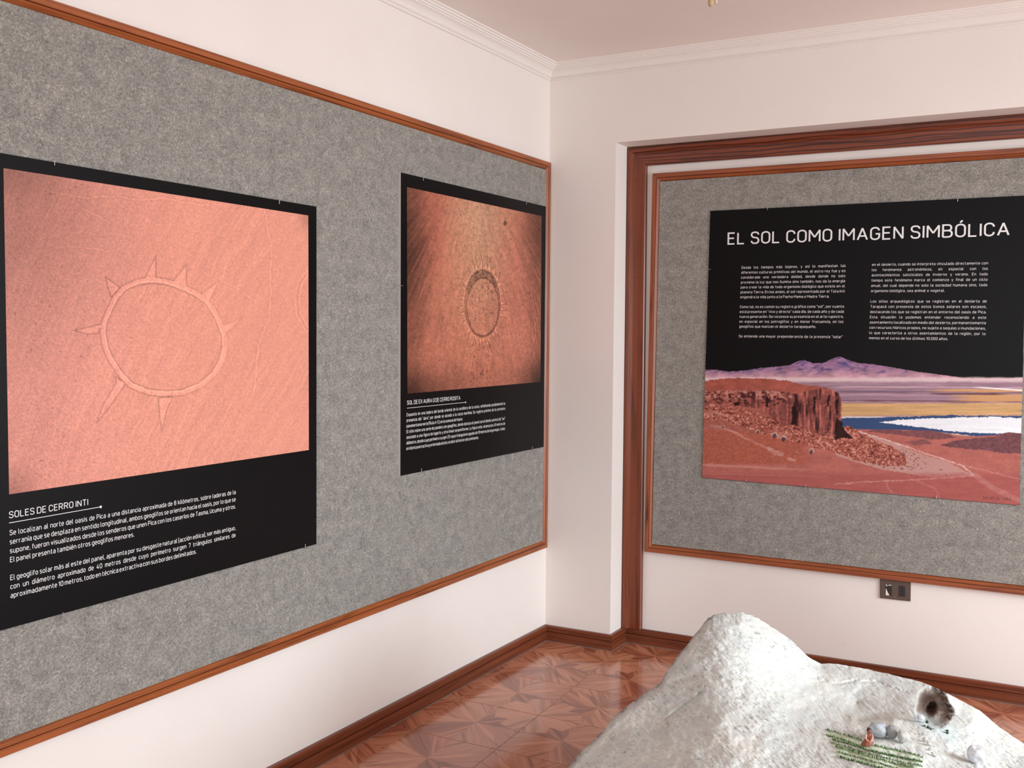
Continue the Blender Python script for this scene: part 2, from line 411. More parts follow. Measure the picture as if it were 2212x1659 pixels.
# ------------------------------------------------------------------ display boards
fprof = [(0, 0), (0, .006), (.08, .010), (.41, .0200), (.42, .0140), (.47, .0140), (.48, .0215), (.52, .0225), (.94, .0225), (1, .0205), (1, 0)]
def board(root, mwood, inner, nrm, axis, t_felt, flat, seed, W=.036):
    """inner = TL, TR, BR, BL corners of the felt on the wall plane"""
    nrm = np.array(nrm, float)
    I = [np.array(p, float) for p in inner]; ex = (I[1]-I[0]); ex /= np.linalg.norm(ex); ez = np.array([0, 0, 1.0])
    O = [I[0]-ex*W+ez*W, I[1]+ex*W+ez*W, I[2]+ex*W-ez*W, I[3]-ex*W-ez*W]
    fe = MB(); fe.slab([p for p in (I[3]-ex*.002, I[2]+ex*.002, I[1]+ex*.002, I[0]-ex*.002)], nrm, .0005, t_felt)
    uv = [((p@ex), p[2]) for p in [np.array(q) for q in fe.v]]
    me = mesh('felt_panel', fe.v, fe.f, uv); fix(me); link('felt_panel', me, M_felt, root)
    names = ('top_rail', 'side_rail', 'bottom_rail', 'side_rail')
    for k in range(4):
        a, b = k, (k+1) % 4
        rail(names[k], mwood, root, I[a], O[a], I[b], O[b], fprof, nrm, seed+k)
# left wall board. inner corners read on the rail's face
lx = .0222
r_t = on(0, lx, 1182.3, 366.7); r_b = on(0, lx, 1174.6, 1168.6); l_t = on(0, lx, 11, 1.4); l_b0 = on(0, lx, 560, 1392)
def flat0(p, ax, v): q = p.copy(); q[ax] = v; return q
yl = -3.65
tl = r_t+(l_t-r_t)*((yl-r_t[1])/(l_t[1]-r_t[1]))
lb = on(0, lx, 0, 1605); bl = r_b+(lb-r_b)*((yl-r_b[1])/(lb[1]-r_b[1]))
bL = empty('display_board', 'large grey felt display board in a brown wood frame along the left wall', 'display board', loc=(0, 0, 0))
board(bL, M_frame, [flat0(p, 0, 0.001) for p in (tl, r_t, r_b, bl)], (1, 0, 0), 0, .014, None, 11)
# niche board
ny = RD-.0222
q = [on(1, ny, 1425.6, 391.6), on(1, ny, 2212, 339.6), on(1, ny, 2212, 1266), on(1, ny, 1408, 1176)]
xr = 2.44
tr = q[0]+(q[1]-q[0])*((xr-q[0][0])/(q[1][0]-q[0][0])); br = q[3]+(q[2]-q[3])*((xr-q[3][0])/(q[2][0]-q[3][0]))
bR = empty('display_board', 'grey felt display board framed in wood inside the recess of the back wall', 'display board')
board(bR, M_frame2, [flat0(p, 1, RD-.001) for p in (q[0], tr, br, q[3])], NY, 1, .014, None, 21)

# ------------------------------------------------------------------ numpy picture painting
def hash2(ix, iy, seed):
    h = (ix.astype(np.int64)*374761393+iy.astype(np.int64)*668265263+seed*974634777) & 0xffffffff
    h = ((h ^ (h >> 13))*1274126177) & 0xffffffff
    return ((h ^ (h >> 16)) & 0xffff)/65535.0
def vn(x, y, seed=0):
    ix = np.floor(x); iy = np.floor(y); fx = x-ix; fy = y-iy; fx = fx*fx*(3-2*fx); fy = fy*fy*(3-2*fy)
    a = hash2(ix, iy, seed); b = hash2(ix+1, iy, seed); c = hash2(ix, iy+1, seed); d = hash2(ix+1, iy+1, seed)
    return (a*(1-fx)+b*fx)*(1-fy)+(c*(1-fx)+d*fx)*fy-.5
def fbm(x, y, seed=0, o=4, g=.55):
    r = 0; a = 1; s = 0
    for k in range(o): r = r+a*vn(x*2**k, y*2**k, seed+k*17); s += a; a *= g
    return r/s*2
def rot(x, y, deg):
    c, s = math.cos(math.radians(deg)), math.sin(math.radians(deg)); return x*c+y*s, -x*s+y*c
def seg(x, y, pts, closed=False):
    d = np.full(x.shape, 1e9); P = list(pts)+([pts[0]] if closed else [])
    for (ax, ay), (bx, by) in zip(P[:-1], P[1:]):
        L = (bx-ax)**2+(by-ay)**2+1e-9; t = np.clip(((x-ax)*(bx-ax)+(y-ay)*(by-ay))/L, 0, 1)
        d = np.minimum(d, np.hypot(x-ax-t*(bx-ax), y-ay-t*(by-ay)))
    return d
def inside(x, y, poly):
    r = np.zeros(x.shape, bool); n = len(poly)
    for k in range(n):
        ax, ay = poly[k]; bx, by = poly[(k+1) % n]
        c = ((ay > y) != (by > y)); r ^= c & (x < (bx-ax)*(y-ay)/((by-ay) if by != ay else 1e-9)+ax)
    return r
def ss(a, b, x): t = np.clip((x-a)/(b-a), 0, 1); return t*t*(3-2*t)
def L3(*c): return np.array(c, float)
def put(img, m, col):
    m = np.clip(m, 0, 1)[..., None]; img[:] = img*(1-m)+(np.array(col, float) if not (hasattr(col, 'shape') and col.ndim == 3) else col)*m

def picture(name, quad, nrm, off, nx, ny_, paint, parent):
    """a flat print: TL, TR, BR, BL corners; colour is stored per vertex"""
    TL, TR, BR, BL = [np.array(p, float) for p in quad]
    s = np.linspace(0, 1, nx); t = np.linspace(0, 1, ny_); S, Tt = np.meshgrid(s, t)
    P = (TL*(1-S[..., None])+TR*S[..., None])*(1-Tt[..., None])+(BL*(1-S[..., None])+BR*S[..., None])*Tt[..., None]+np.array(nrm)*off
    d = P-CAM; wv = d@CF; u = 1106+FPX*(d@CR)/wv; v = 829.5-FPX*(d@CU)/wv
    img = np.clip(paint(u, v, S, Tt), 0, 255)/255.0
    img = np.where(img <= .04045, img/12.92, ((img+.055)/1.055)**2.4)
    me = bpy.data.meshes.new(name); nv = nx*ny_
    i = np.arange((nx-1)*(ny_-1)); r_, c_ = i//(nx-1), i % (nx-1); a = r_*nx+c_
    F = np.stack([a, a+nx, a+nx+1, a+1], 1)
    me.vertices.add(nv); me.vertices.foreach_set('co', P.reshape(-1).astype(np.float32))
    me.loops.add(F.size); me.loops.foreach_set('vertex_index', F.ravel().astype(np.int32))
    me.polygons.add(len(F)); me.polygons.foreach_set('loop_start', np.arange(0, F.size, 4, dtype=np.int32))
    me.update(calc_edges=True); me.validate()
    ca = me.color_attributes.new('print', 'FLOAT_COLOR', 'POINT')
    ca.data.foreach_set('color', np.concatenate([img.reshape(-1, 3), np.ones((nv, 1))], 1).astype(np.float32).ravel())
    fn = me.polygons[0].normal
    if fn.dot(Vector(nrm)) < 0: me.flip_normals()
    return link(name, me, M_print, parent)

def z8(p): return [(200+a/4.608, 540+b/4.608) for a, b in p]
def paint1(u, v, s, t):
    img = np.zeros(u.shape+(3,)); img[:] = L3(226, 152, 131)
    wx, wy = u+fbm(u/60, v/60, 3)*10, v+fbm(u/60, v/60, 5)*10
    # streaks of ground running to the upper right, fanning out
    a = -58+14*(s-.5); ca, sa = np.cos(np.radians(a)), np.sin(np.radians(a))
    al, ac = wx*ca+wy*sa, -wx*sa+wy*ca
    st = fbm(al/110, ac/3.2, 11, 4)*ss(-.5, .5, fbm(u/90, v/90, 12, 2))*1.3+.5*fbm(al/200, ac/12, 23, 3)
    V = 1+.055*st
    V *= 1-.17*ss(.55, .0, s)*ss(.75, .1, t)-.07*ss(.3, 0, s)
    V *= 1-.18*ss(.10, 0, s)*ss(.88, 1, t)-.12*ss(.12, 0, t)*ss(.2, .0, s)-.16*ss(.93, 1, s)*ss(.10, 0, t)
    V *= 1+.10*fbm(u/2.6, v/2.6, 31, 2)*(1.2-.7*s)
    pk = fbm(u/3.2, v/3.2, 41, 1); V *= 1-.30*ss(.80, .97, pk)*(.3+.7*ss(.6, .1, s))
    # thin bright wind lines
    ln = fbm(al/120, ac/7, 71, 2); V *= 1+.075*ss(.035, 0, np.abs(ln-.25))*ss(-.1, .3, fbm(u/45, v/45, 72, 2))
    for pts in ([(573, 455), (580, 495), (588, 530), (585, 610), (580, 690), (560, 740), (548, 850)], [(105, 412), (200, 425), (330, 432), (450, 445)], [(50, 495), (75, 518), (120, 532), (235, 545)], [(155, 430), (235, 485)], [(470, 600), (550, 648)]):
        d = seg(wx, wy, pts); V *= 1+.06*ss(2.2, .3, d)-.035*ss(1.6, .2, np.abs(d-3.4))
    inner = z8([(600, 330), (720, 345), (850, 385), (1000, 455), (1110, 525), (1180, 620), (1240, 740), (1280, 860), (1285, 960), (1260, 1080), (1190, 1210), (1060, 1320), (880, 1390), (720, 1400), (560, 1385), (400, 1320), (320, 1240), (230, 1110), (160, 970), (135, 830), (140, 740), (190, 620), (250, 500), (330, 405), (460, 345)])
    jx, jy = u+fbm(u/7, v/7, 81, 2)*1.1, v+fbm(u/7, v/7, 83, 2)*1.1
    d = seg(jx, jy, inner, True); ins = inside(jx, jy, inner); band = (~ins)*ss(14.5, 11.5, d)
    rays = [[(185, 470), (275, 375), (125, 270)], [(515, 300), (630, 290), (628, 60)], [(790, 320), (930, 370), (938, 145)], [(1080, 440), (1160, 510), (1264, 300)],
            [(1290, 750), (1310, 835), (1400, 770), (1492, 665), (1400, 715)], [(95, 735), (60, 830), (-60, 835), (-185, 800), (-60, 775)],
            [(225, 1260), (330, 1330), (170, 1560), (40, 1720), (95, 1560), (235, 1320)], [(655, 1470), (800, 1460), (740, 1580), (690, 1800), (665, 1640)]]
    ray_m = np.zeros(u.shape); ray_d = np.full(u.shape, 1e9)
    for r in rays:
        r = z8(r); ray_m = np.maximum(ray_m, inside(jx, jy, r).astype(float)); ray_d = np.minimum(ray_d, seg(jx, jy, r, True))
    shape = np.maximum(band, ray_m)
    V *= 1+.065*shape
    V *= 1-.24*ss(1.7, .3, d)*(1-.3*ss(.5, .6, s))                    # inner scratch line
    V *= 1+.07*(~ins)*ss(2.6, .6, np.abs(d-3.4))
    edge = np.abs(d-13.2); lf = ss(.72, .35, s)
    V *= 1-.20*(~ins)*ss(2.2, .3, edge)*(1-ray_m)*(.25+.75*lf)
    V *= 1-.22*ss(2.0, .3, ray_d)*(1-band)*(.4+.6*lf)*(~ins)
    arc = [(663, 590), (648, 612), (642, 640), (645, 680), (664, 712)]; da = seg(jx, jy, arc); V *= 1-.10*ss(1.8, .3, da)+.04*ss(3, 1, np.abs(da-4))
    img *= V[..., None]
    img[..., 1] *= 1+.02*st*.5; img[..., 2] *= 1+.03*ss(.6, 0, s)
    return img
def z3(p): return [(840+a/4.1475, 340+b/4.1475) for a, b in p]
def paint2(u, v, s, t):
    img = np.zeros(u.shape+(3,)); img[:] = L3(205, 122, 96)
    cx = .46-.02*np.sin(t*2.2); g = np.exp(-((s-cx-.03)/.24)**2)*ss(1.0, .05, t)
    put(img, g*.8, L3(218, 166, 130)); put(img, .4*np.exp(-((s-.80)/.12)**2)*ss(0, .3, t)*ss(1, .6, t), L3(212, 126, 104)); put(img, .5*np.exp(-((s-.17)/.08)**2)*ss(.6, .2, t), L3(196, 104, 84))
    fan = (s-.45)/(.30+t); V = .97+.10*fbm(fan*26, t*4, 5, 4)*(.4+abs(s-.45)*1.6)+.08*fbm(fan*80, t*8, 6, 3)
    wb = fbm(s*7, t*6, 61, 3)*.5
    V *= 1-.46*ss(.26, .0, s+.05*wb)*ss(.6, .05, np.abs(t-.30))*(.75+.5*fbm(fan*60, t*6, 62, 3))-.45*ss(.74, 1, s+.06*wb)*ss(.65, 0, t)*(.75+.5*fbm(fan*60, t*6, 64, 3))
    V *= 1-.20*ss(.82, 1, s)-.20*ss(.16, 0, s)-.34*ss(.80, 1.02, t)*ss(.05, .5, np.abs(s-.55))-.10*ss(.8, 1, t)
    V *= 1+.15*fbm(u/2.6, v/3.6, 9, 3)+.07*fbm(u/7, v/9, 10, 3)
    V *= 1-.22*ss(.34, .70, fbm(u/2.4, v/3.8, 14, 2))*(.3+.7*ss(-.1, .3, fbm(u/30, v/40, 15, 2)))
    cp = ss(.30, .55, fbm(u/3, v/5, 16, 3)); V *= 1-.35*cp*ss(34, 10, np.abs(u-1040-(v-760)*-.05))*ss(720, 745, v)*ss(860, 800, v)
    jx, jy = u+fbm(u/5, v/5, 2, 2)*1.3, v+fbm(u/5, v/5, 4, 2)*1.5
    cxp, cyp = 1042.0, 655.5
    e = np.hypot((jx-cxp)/38.0, (jy-cyp)/72.5); ei = np.hypot((jx-cxp-1.0)/34.0, (jy-cyp-8.0)/62.5)
    bandm = (e < 1)*(ei > 1)
    V *= 1-.20*ss(.040, .008, np.abs(e-1.0)); V *= 1-.30*ss(.036, .008, np.abs(ei-1.0)); V *= 1-.13*bandm; V *= 1-.40*bandm*ss(-.05, .25, fbm(u/2.2, v/2.2, 18, 2))*ss(650, 600, v)
    V *= 1-.30*(ei < .8)*ss(.30, .5, fbm(u/2.6, v/4, 19, 2))
    V *= 1-.2*ss(1.4, .4, seg(jx, jy, z3([(840, 1125), (905, 1122), (960, 1135)])))
    V *= 1+.07*ss(.07, .02, np.abs(e-1.07))
    for k, ang in enumerate(range(0, 360, 13)):
        a = math.radians(ang+(k % 3)*2); x0, y0 = cxp+41*math.cos(a), cyp-78*math.sin(a)
        up = math.sin(a) > .6; k_ = 1.36 if up else 1.26
        x1, y1 = cxp+41*k_*math.cos(a)*(.86 if up else 1.06), cyp-78*k_*math.sin(a); ex, ey = -3.0*math.sin(a), -3.4*math.cos(a)
        tri = [(x0-ex, y0-ey), (x1, y1), (x0+ex, y0+ey)]
        V *= 1+.15*inside(jx, jy, tri); V *= 1-.26*ss(1.3, .3, seg(jx, jy, [tri[0], tri[1]]))-.10*ss(1.2, .3, seg(jx, jy, [tri[2], tri[1]]))
    V *= 1-.45*ss(6, 2, np.hypot((jx-1091)*1.2, (jy-482)*.7))
    for pts in (z3([(1285, 1140), (1300, 1290), (1330, 1400), (1300, 1480), (1300, 1620)]), z3([(1345, 960), (1320, 1020), (1360, 1090)]), z3([(860, 1640), (900, 1760), (880, 1900)]), z3([(770, 1600), (780, 1700), (740, 1900)]), z3([(1310, 1440), (1330, 1560), (1300, 1680)])):
        V *= 1-.22*ss(1.5, .3, seg(jx, jy, pts))+.10*ss(3, 1, np.abs(seg(jx, jy, pts)-2))
    img *= V[..., None]*.95; gl = img.mean(2, keepdims=True); return gl+(img-gl)*.95
def paint3(u, v, s, t):
    x, y = (u-1500)*3.107, (v-740)*3.107
    img = np.zeros(u.shape+(3,)); img[:] = L3(12, 10, 12)
    n1 = fbm(x/40, y/14, 1, 4); n2 = fbm(x/14, y/14, 7, 4); n3 = fbm(x/200, y/9, 13, 4); n4 = fbm(x/60, y/25, 19, 4)
    jx, jy = x+fbm(x/18, y/18, 21, 3)*8, y+fbm(x/18, y/18, 25, 3)*7
    sky = [(40, 182), (150, 182), (230, 195), (330, 188), (440, 170), (560, 160), (640, 150), (700, 122), (740, 118), (800, 140), (870, 135), (930, 105), (975, 93), (1020, 110), (1090, 135), (1200, 145), (1350, 170), (1500, 195), (1700, 222), (1850, 245), (1900, 258), (2300, 268)]
    hz = np.interp(x, [p[0] for p in sky], [p[1] for p in sky])+fbm(x/14, y*0, 3, 3)*3
    m = ss(-1, 2, y-hz)
    mc = L3(150, 104, 140)+(L3(196, 142, 152)-L3(150, 104, 140))*ss(150, 240, y)[..., None]
    mc = mc*(1+.22*n4[..., None])
    put(img, m, mc)
    sh = m*ss(.02, .3, fbm((x+y*1.3)/38, y/20, 33, 4))*ss(235, 170, y); put(img, sh*.8, L3(84, 66, 118)); put(img, m*ss(.05, .35, fbm((x-y*1.5)/22, y/16, 35, 3))*ss(230, 150, y)*.6, L3(176, 140, 176))
    put(img, m*ss(40, 0, np.hypot((x-1010)*.7, (y-150)*1.2))*.6, L3(84, 74, 140)); put(img, m*ss(30, 0, np.hypot((x-735)*.8, (y-135)*1.3))*.5, L3(86, 72, 140))
    put(img, ss(225, 242, y+n1*6), L3(222, 188, 190)*1)
    band = ss(252, 275, y+n1*5); put(img, band, (L3(160, 122, 138)*(1+.20*n3[..., None])))
    for yy, wd, c, k in ((300, 7, (205, 170, 178), .8), (330, 6, (110, 84, 104), .7), (352, 8, (190, 150, 160), .7), (392, 6, (112, 66, 72), .8), (372, 8, (150, 118, 140), .5)):
        put(img, ss(wd, wd*.3, np.abs(y-yy+n3*7+(x-1500)*-.006))*ss(900, 1000, x)*k, L3(*c))
    put(img, ss(14, 6, np.abs(y-322+n3*6))*ss(1500, 1750, x)*.9, L3(220, 158, 98)); put(img, ss(30, 20, np.abs(y-372-n3*6))*ss(1650, 1900, x)*.9, L3(216, 156, 96))
    put(img, ss(7, 3, np.abs(y-300-(x-1900)*.07))*ss(1850, 1950, x), L3(238, 232, 236)); put(img, ss(8, 3, np.abs(y-345+n3*5))*ss(1550, 1650, x)*ss(2150, 2000, x)*.8, L3(96, 56, 62))
    put(img, ss(402, 412, y+n1*4)*ss(500, 480, y+n1*10), L3(212, 162, 104)*(1+.13*n3[..., None]))
    put(img, ss(488, 500, y+n1*9), L3(206, 172, 160))
    put(img, inside(jx, jy, [(980, 508), (1250, 500), (1500, 496), (1620, 488), (2300, 494), (2300, 640), (1900, 632), (1700, 606), (1400, 588), (1100, 586), (980, 560)]), L3(52, 76, 122))
    put(img, ss(6, 2, np.abs(y-500+n1*4))*ss(990, 1000, x)*ss(1350, 1200, x)*.8, L3(235, 232, 238))
    put(img, inside(jx, jy, [(1240, 535), (1400, 516), (1700, 506), (1850, 500), (2050, 500), (2300, 512), (2300, 616), (1900, 608), (1700, 592), (1500, 566), (1380, 552)]), L3(236, 238, 242)*(1+.05*n3[..., None]))
    gy = np.interp(x, [0, 980, 1080, 1200, 1330, 1600, 1760, 1900, 2020, 2110, 2300], [400, 560, 582, 582, 584, 592, 622, 628, 622, 600, 622])
    g = ss(-2, 3, y-gy-n1*3); gc = L3(186, 100, 88)*(1+.10*n4[..., None]+.05*n2[..., None]); put(img, g, gc)
    for pl, k in (([(1150, 598), (1250, 576), (1400, 592), (1550, 584), (1700, 604), (1760, 640), (1600, 650), (1300, 612)], .75), ([(1640, 690), (1760, 655), (1900, 640), (2020, 630), (2110, 600), (2300, 622), (2300, 740), (2080, 742), (1930, 722), (1800, 712)], .9), ([(1400, 668), (1550, 650), (1600, 680), (1480, 690)], .6)):
        put(img, inside(jx, jy, pl)*k*g, L3(112, 66, 72)*(1+.25*n2[..., None]))
    # paler apron under the scree, red ground on the left
    put(img, inside(jx, jy, [(1100, 598), (1300, 655), (1500, 740), (1700, 800), (1870, 890), (1600, 905), (1250, 850), (950, 760), (900, 650)])*.85, L3(198, 148, 138))
    put(img, ss(780, 700, x+n4*40)*ss(575, 600, y)*ss(830, 800, y+n1*8)*.8, L3(178, 88, 64)*(1+.2*fbm(x/9, y/6, 51, 2)[..., None]))
    put(img, ss(860, 900, y+n4*20)*.6, L3(170, 80, 76)*(1+.1*n3[..., None])); put(img, ss(12, 4, np.abs(y-820-(x-60)*.05+n1*8))*ss(900, 500, x)*.5, L3(214, 150, 140))
    put(img, inside(jx, jy, [(40, 360), (300, 370), (640, 420), (700, 560), (620, 640), (300, 600), (40, 560)]), L3(170, 92, 76)*(1+.2*n2[..., None]))
    scr = inside(jx, jy, [(40, 400), (300, 440), (600, 520), (870, 620), (1040, 555), (1200, 645), (1330, 700), (1420, 760), (1420, 830), (1250, 825), (1080, 790), (900, 725), (620, 660), (380, 590), (200, 520), (40, 520)])
    rub = fbm(x/11, y/9, 61, 3)
    put(img, scr, L3(172, 88, 72)*(1+.34*rub[..., None])); put(img, scr*ss(.18, .5, rub)*.75, L3(226, 168, 146)); put(img, scr*ss(-.22, -.5, rub)*.8, L3(86, 34, 32))
    put(img, ss(.30, .48, fbm(x/10, y/8, 65, 2))*ss(130, 60, np.hypot((x-1380)*.5, (y-790)*1.3))*.9, L3(112, 62, 60))
    put(img, inside(jx, jy, [(40, 262), (150, 246), (250, 238), (480, 240), (650, 262), (740, 285), (870, 297), (900, 330), (740, 345), (400, 345), (40, 330)]), L3(172, 84, 68)*(1+.14*n4[..., None]+.10*n2[..., None]))
    clf = inside(jx, jy, [(40, 322), (300, 318), (560, 322), (690, 345), (760, 322), (880, 298), (975, 345), (988, 430), (984, 520), (950, 640), (870, 625), (700, 555), (590, 555), (440, 440), (200, 415), (40, 400)])
    vst = fbm(x/13, y/110, 71, 3)
    put(img, clf, L3(142, 72, 64)*(1+.55*vst[..., None]+.30*rub[..., None])); put(img, clf*ss(500, 300, x+y*.3)*.8, L3(168, 88, 74)*(1+.5*rub[..., None]))
    bk = fbm(x/20, y/14, 73, 3); put(img, clf*ss(40, 18, np.abs(y-350))*ss(740, 640, x)*ss(.05, .25, bk)*.7, L3(214, 146, 126)); put(img, clf*ss(60, 30, np.abs(y-375))*ss(700, 560, x)*ss(-.10, -.30, bk)*.8, L3(62, 26, 26))
    put(img, clf*ss(560, 660, x)*ss(.25, .5, vst)*.5, L3(206, 124, 104)); put(img, clf*ss(560, 660, x)*ss(-.2, -.45, vst)*.75, L3(58, 24, 26))
    for pl in ([(655, 430), (685, 425), (690, 470), (680, 545), (648, 552)], [(955, 500), (985, 530), (1010, 590), (1070, 645), (1000, 640), (935, 652)], [(895, 350), (915, 352), (905, 430), (893, 430)], [(800, 360), (815, 362), (806, 470), (798, 470)], [(260, 400), (300, 398), (300, 425), (265, 425)], [(480, 360), (505, 380), (495, 440), (482, 430)], [(945, 380), (965, 380), (962, 480), (948, 480)]):
        put(img, inside(jx, jy, pl)*.88, L3(38, 16, 18))
    put(img, ss(40, 10, np.hypot((x-900)*.6, (y-620)))*ss(-.1, .2, rub)*.8, L3(206, 130, 106))
    for pts, wd, k, c in (([(110, 560), (200, 575), (260, 600), (350, 645), (430, 680), (500, 715)], 11, .55, (218, 162, 150)), ([(500, 715), (540, 738), (585, 748)], 21, .6, (224, 182, 172)), ([(635, 782), (670, 792)], 14, .5, (222, 174, 164)),
                       ([(1110, 600), (1400, 690), (1520, 735), (1650, 775), (1800, 830), (1870, 885)], 7, .8, (232, 194, 186)), ([(1875, 893), (1700, 908), (1400, 925), (1150, 935), (950, 950)], 6, .7, (222, 164, 156)),
                       ([(1880, 890), (2000, 975), (2190, 1065)], 26, .35, (222, 166, 158)), ([(1550, 740), (1800, 822), (2200, 920)], 5, .5, (220, 168, 160)), ([(60, 880), (400, 888), (900, 900)], 4, .4, (214, 140, 136)),
                       ([(1290, 935), (1300, 980), (1330, 1010)], 10, .4, (216, 150, 144)), ([(1500, 930), (1620, 980), (1640, 1040)], 8, .3, (216, 150, 144)), ([(60, 480), (130, 470), (220, 490), (300, 550)], 12, .5, (232, 170, 150))):
        put(img, ss(wd, wd*.35, seg(jx, jy, pts)+4*n2)*k*(.8+.6*n1), L3(*c))
    for (cx, cy, r) in ((785, 728, 26), (425, 598, 18), (600, 640, 30), (1460, 848, 9), (1655, 850, 11), (690, 740, 11), (1525, 842, 8), (1690, 885, 9), (540, 620, 30), (195, 566, 14)):
        dd_ = np.hypot(jx-cx, (jy-cy)*1.2); put(img, ss(r, r*.6, dd_)*.9, L3(206, 160, 146)); put(img, ss(r*.7, r*.3, np.hypot(jx-cx+r*.1, jy-cy-r*.3))*.85, L3(72, 40, 44))
    gl = img.mean(2, keepdims=True); return gl+(img-gl)*.86

# ------------------------------------------------------------------ lettering
GL = {}
def _g(ch, w_, *st): GL[ch] = (w_, st)
_g('A', .62, [(0, 0), (.31, 1), (.62, 0)], [(.11, .32), (.51, .32)])
_g('B', .54, [(0, 0), (0, 1), (.50, 1, .2), (.50, .53, .2), (0, .53)], [(0, .53), (.54, .53, .22), (.54, 0, .22), (0, 0)])
_g('C', .52, [(.52, .72), (.52, 1, .25), (0, 1, .25), (0, 0, .25), (.52, 0, .25), (.52, .28)])
_g('D', .54, [(0, 0), (0, 1), (.54, 1, .27), (.54, 0, .27), (0, 0)])
_g('E', .46, [(.46, 1), (0, 1), (0, 0), (.46, 0)], [(0, .52), (.42, .52)])
_g('F', .46, [(.46, 1), (0, 1), (0, 0)], [(0, .50), (.40, .50)])
_g('G', .54, [(.52, .76), (.52, 1, .25), (0, 1, .25), (0, 0, .25), (.54, 0, .25), (.54, .47), (.30, .47)])
_g('H', .54, [(0, 0), (0, 1)], [(.54, 0), (.54, 1)], [(0, .52), (.54, .52)])
_g('I', 0.0, [(0, 0), (0, 1)])
_g('L', .44, [(0, 1), (0, 0), (.44, 0)])
_g('M', .70, [(0, 0), (0, 1), (.35, .36), (.70, 1), (.70, 0)])
_g('N', .54, [(0, 0), (0, 1), (.54, 0), (.54, 1)])
_g('O', .54, [(.27, 0), (.54, 0, .26), (.54, 1, .26), (0, 1, .26), (0, 0, .26), (.27, 0)])
_g('P', .52, [(0, 0), (0, 1), (.52, 1, .24), (.52, .45, .24), (0, .45)])
_g('R', .54, [(0, 0), (0, 1), (.52, 1, .23), (.52, .48, .23), (0, .48)], [(.27, .48), (.54, 0)])
_g('S', .50, [(.49, .78), (.49, 1, .2), (0, 1, .2), (0, .56, .2), (.50, .48, .2), (.50, 0, .2), (0, 0, .2), (0, .22)])
_g('T', .54, [(0, 1), (.54, 1)], [(.27, 1), (.27, 0)])
_g('U', .54, [(0, 1), (0, 0, .26), (.54, 0, .26), (.54, 1)])
_g('X', .56, [(0, 0), (.54, 1)], [(.54, 0), (0, 1)])
_g('a', .42, [(.04, .70), (.42, .70, .17), (.42, 0)], [(.42, .40), (0, .40, .16), (0, 0, .16), (.42, 0)])
_g('b', .43, [(0, 1), (0, 0), (.43, 0, .2), (.43, .70, .2), (0, .70)])
_g('c', .38, [(.38, .56), (.38, .70, .14), (0, .70, .2), (0, 0, .2), (.38, 0, .14), (.38, .14)])
_g('d', .43, [(.43, 1), (.43, 0), (0, 0, .2), (0, .70, .2), (.43, .70)])
_g('e', .43, [(0, .35), (.43, .35), (.43, .70, .2), (0, .70, .2), (0, 0, .2), (.40, 0)])
_g('f', .28, [(.09, 0), (.09, 1, .15), (.28, 1)], [(0, .70), (.27, .70)])
_g('g', .43, [(.43, 0), (0, 0, .2), (0, .70, .2), (.43, .70), (.43, -.27, .2), (.03, -.27)])
_g('h', .43, [(0, 0), (0, 1)], [(0, .70), (.43, .70, .2), (.43, 0)])
_g('i', 0.0, [(0, 0), (0, .72)], [(0, .90), (0, 1.04)])
_g('j', .08, [(.08, .72), (.08, -.27, .12), (-.04, -.27)], [(.08, .90), (.08, 1.04)])
_g('k', .40, [(0, 0), (0, 1)], [(.37, .72), (0, .30)], [(.14, .44), (.40, 0)])
_g('l', .12, [(0, 1.03), (0, 0, .10), (.13, 0)])
_g('m', .68, [(0, 0), (0, .70)], [(0, .70), (.34, .70, .16), (.34, 0)], [(.2, .70), (.68, .70, .17), (.68, 0)])
_g('n', .43, [(0, 0), (0, .70), (.43, .70, .2), (.43, 0)])
_g('o', .43, [(.21, 0), (.43, 0, .2), (.43, .70, .2), (0, .70, .2), (0, 0, .2), (.21, 0)])
_g('p', .43, [(0, -.29), (0, .70), (.43, .70, .2), (.43, 0, .2), (0, 0)])
_g('q', .43, [(.43, -.29), (.43, .70), (0, .70, .2), (0, 0, .2), (.43, 0)])
_g('r', .27, [(0, 0), (0, .72)], [(0, .52), (.0, .70, .15), (.28, .70)])
_g('s', .38, [(.37, .70), (0, .70, .15), (0, .38, .14), (.38, .34, .14), (.38, 0, .15), (0, 0)])
_g('t', .28, [(.09, .96), (.09, 0, .13), (.28, 0)], [(0, .70), (.27, .70)])
_g('u', .43, [(0, .72), (0, 0, .2), (.43, 0), (.43, .72)])
_g('v', .42, [(0, .72), (.21, 0), (.42, .72)])
_g('x', .40, [(0, .72), (.40, 0)], [(.40, .72), (0, 0)])
_g('y', .42, [(0, .72), (.22, .04)], [(.42, .72), (.16, -.27), (.04, -.27)])
_g('z', .38, [(0, .70), (.37, .70), (0, 0), (.38, 0)])
_g('0', .48, [(.24, 0), (.48, 0, .23), (.48, 1, .23), (0, 1, .23), (0, 0, .23), (.24, 0)])
_g('1', .24, [(0, .78), (.22, 1), (.22, 0)])
_g('2', .46, [(0, .78), (0, 1, .22), (.46, 1, .22), (.46, .55), (0, 0), (.48, 0)])
_g('4', .50, [(.30, 1), (0, .25), (.50, .25)], [(.37, .5), (.37, 0)])
_g('5', .46, [(.44, 1), (.03, 1), (.0, .58), (.46, .58, .22), (.46, 0, .22), (0, 0)])
_g('7', .46, [(0, .85), (0, 1), (.46, 1), (.16, 0)])
_g('8', .46, [(.23, .53), (.44, .53, .2), (.44, 1, .2), (.02, 1, .2), (.02, .53, .2), (.23, .53)], [(.23, .53), (.47, .53, .22), (.47, 0, .22), (0, 0, .22), (0, .53, .22), (.23, .53)])
_g('.', 0.0, [(0, -.06), (0, .08)]); _g(',', .02, [(.03, .08), (0, -.17)]); _g('-', .26, [(0, .42), (.26, .42)])
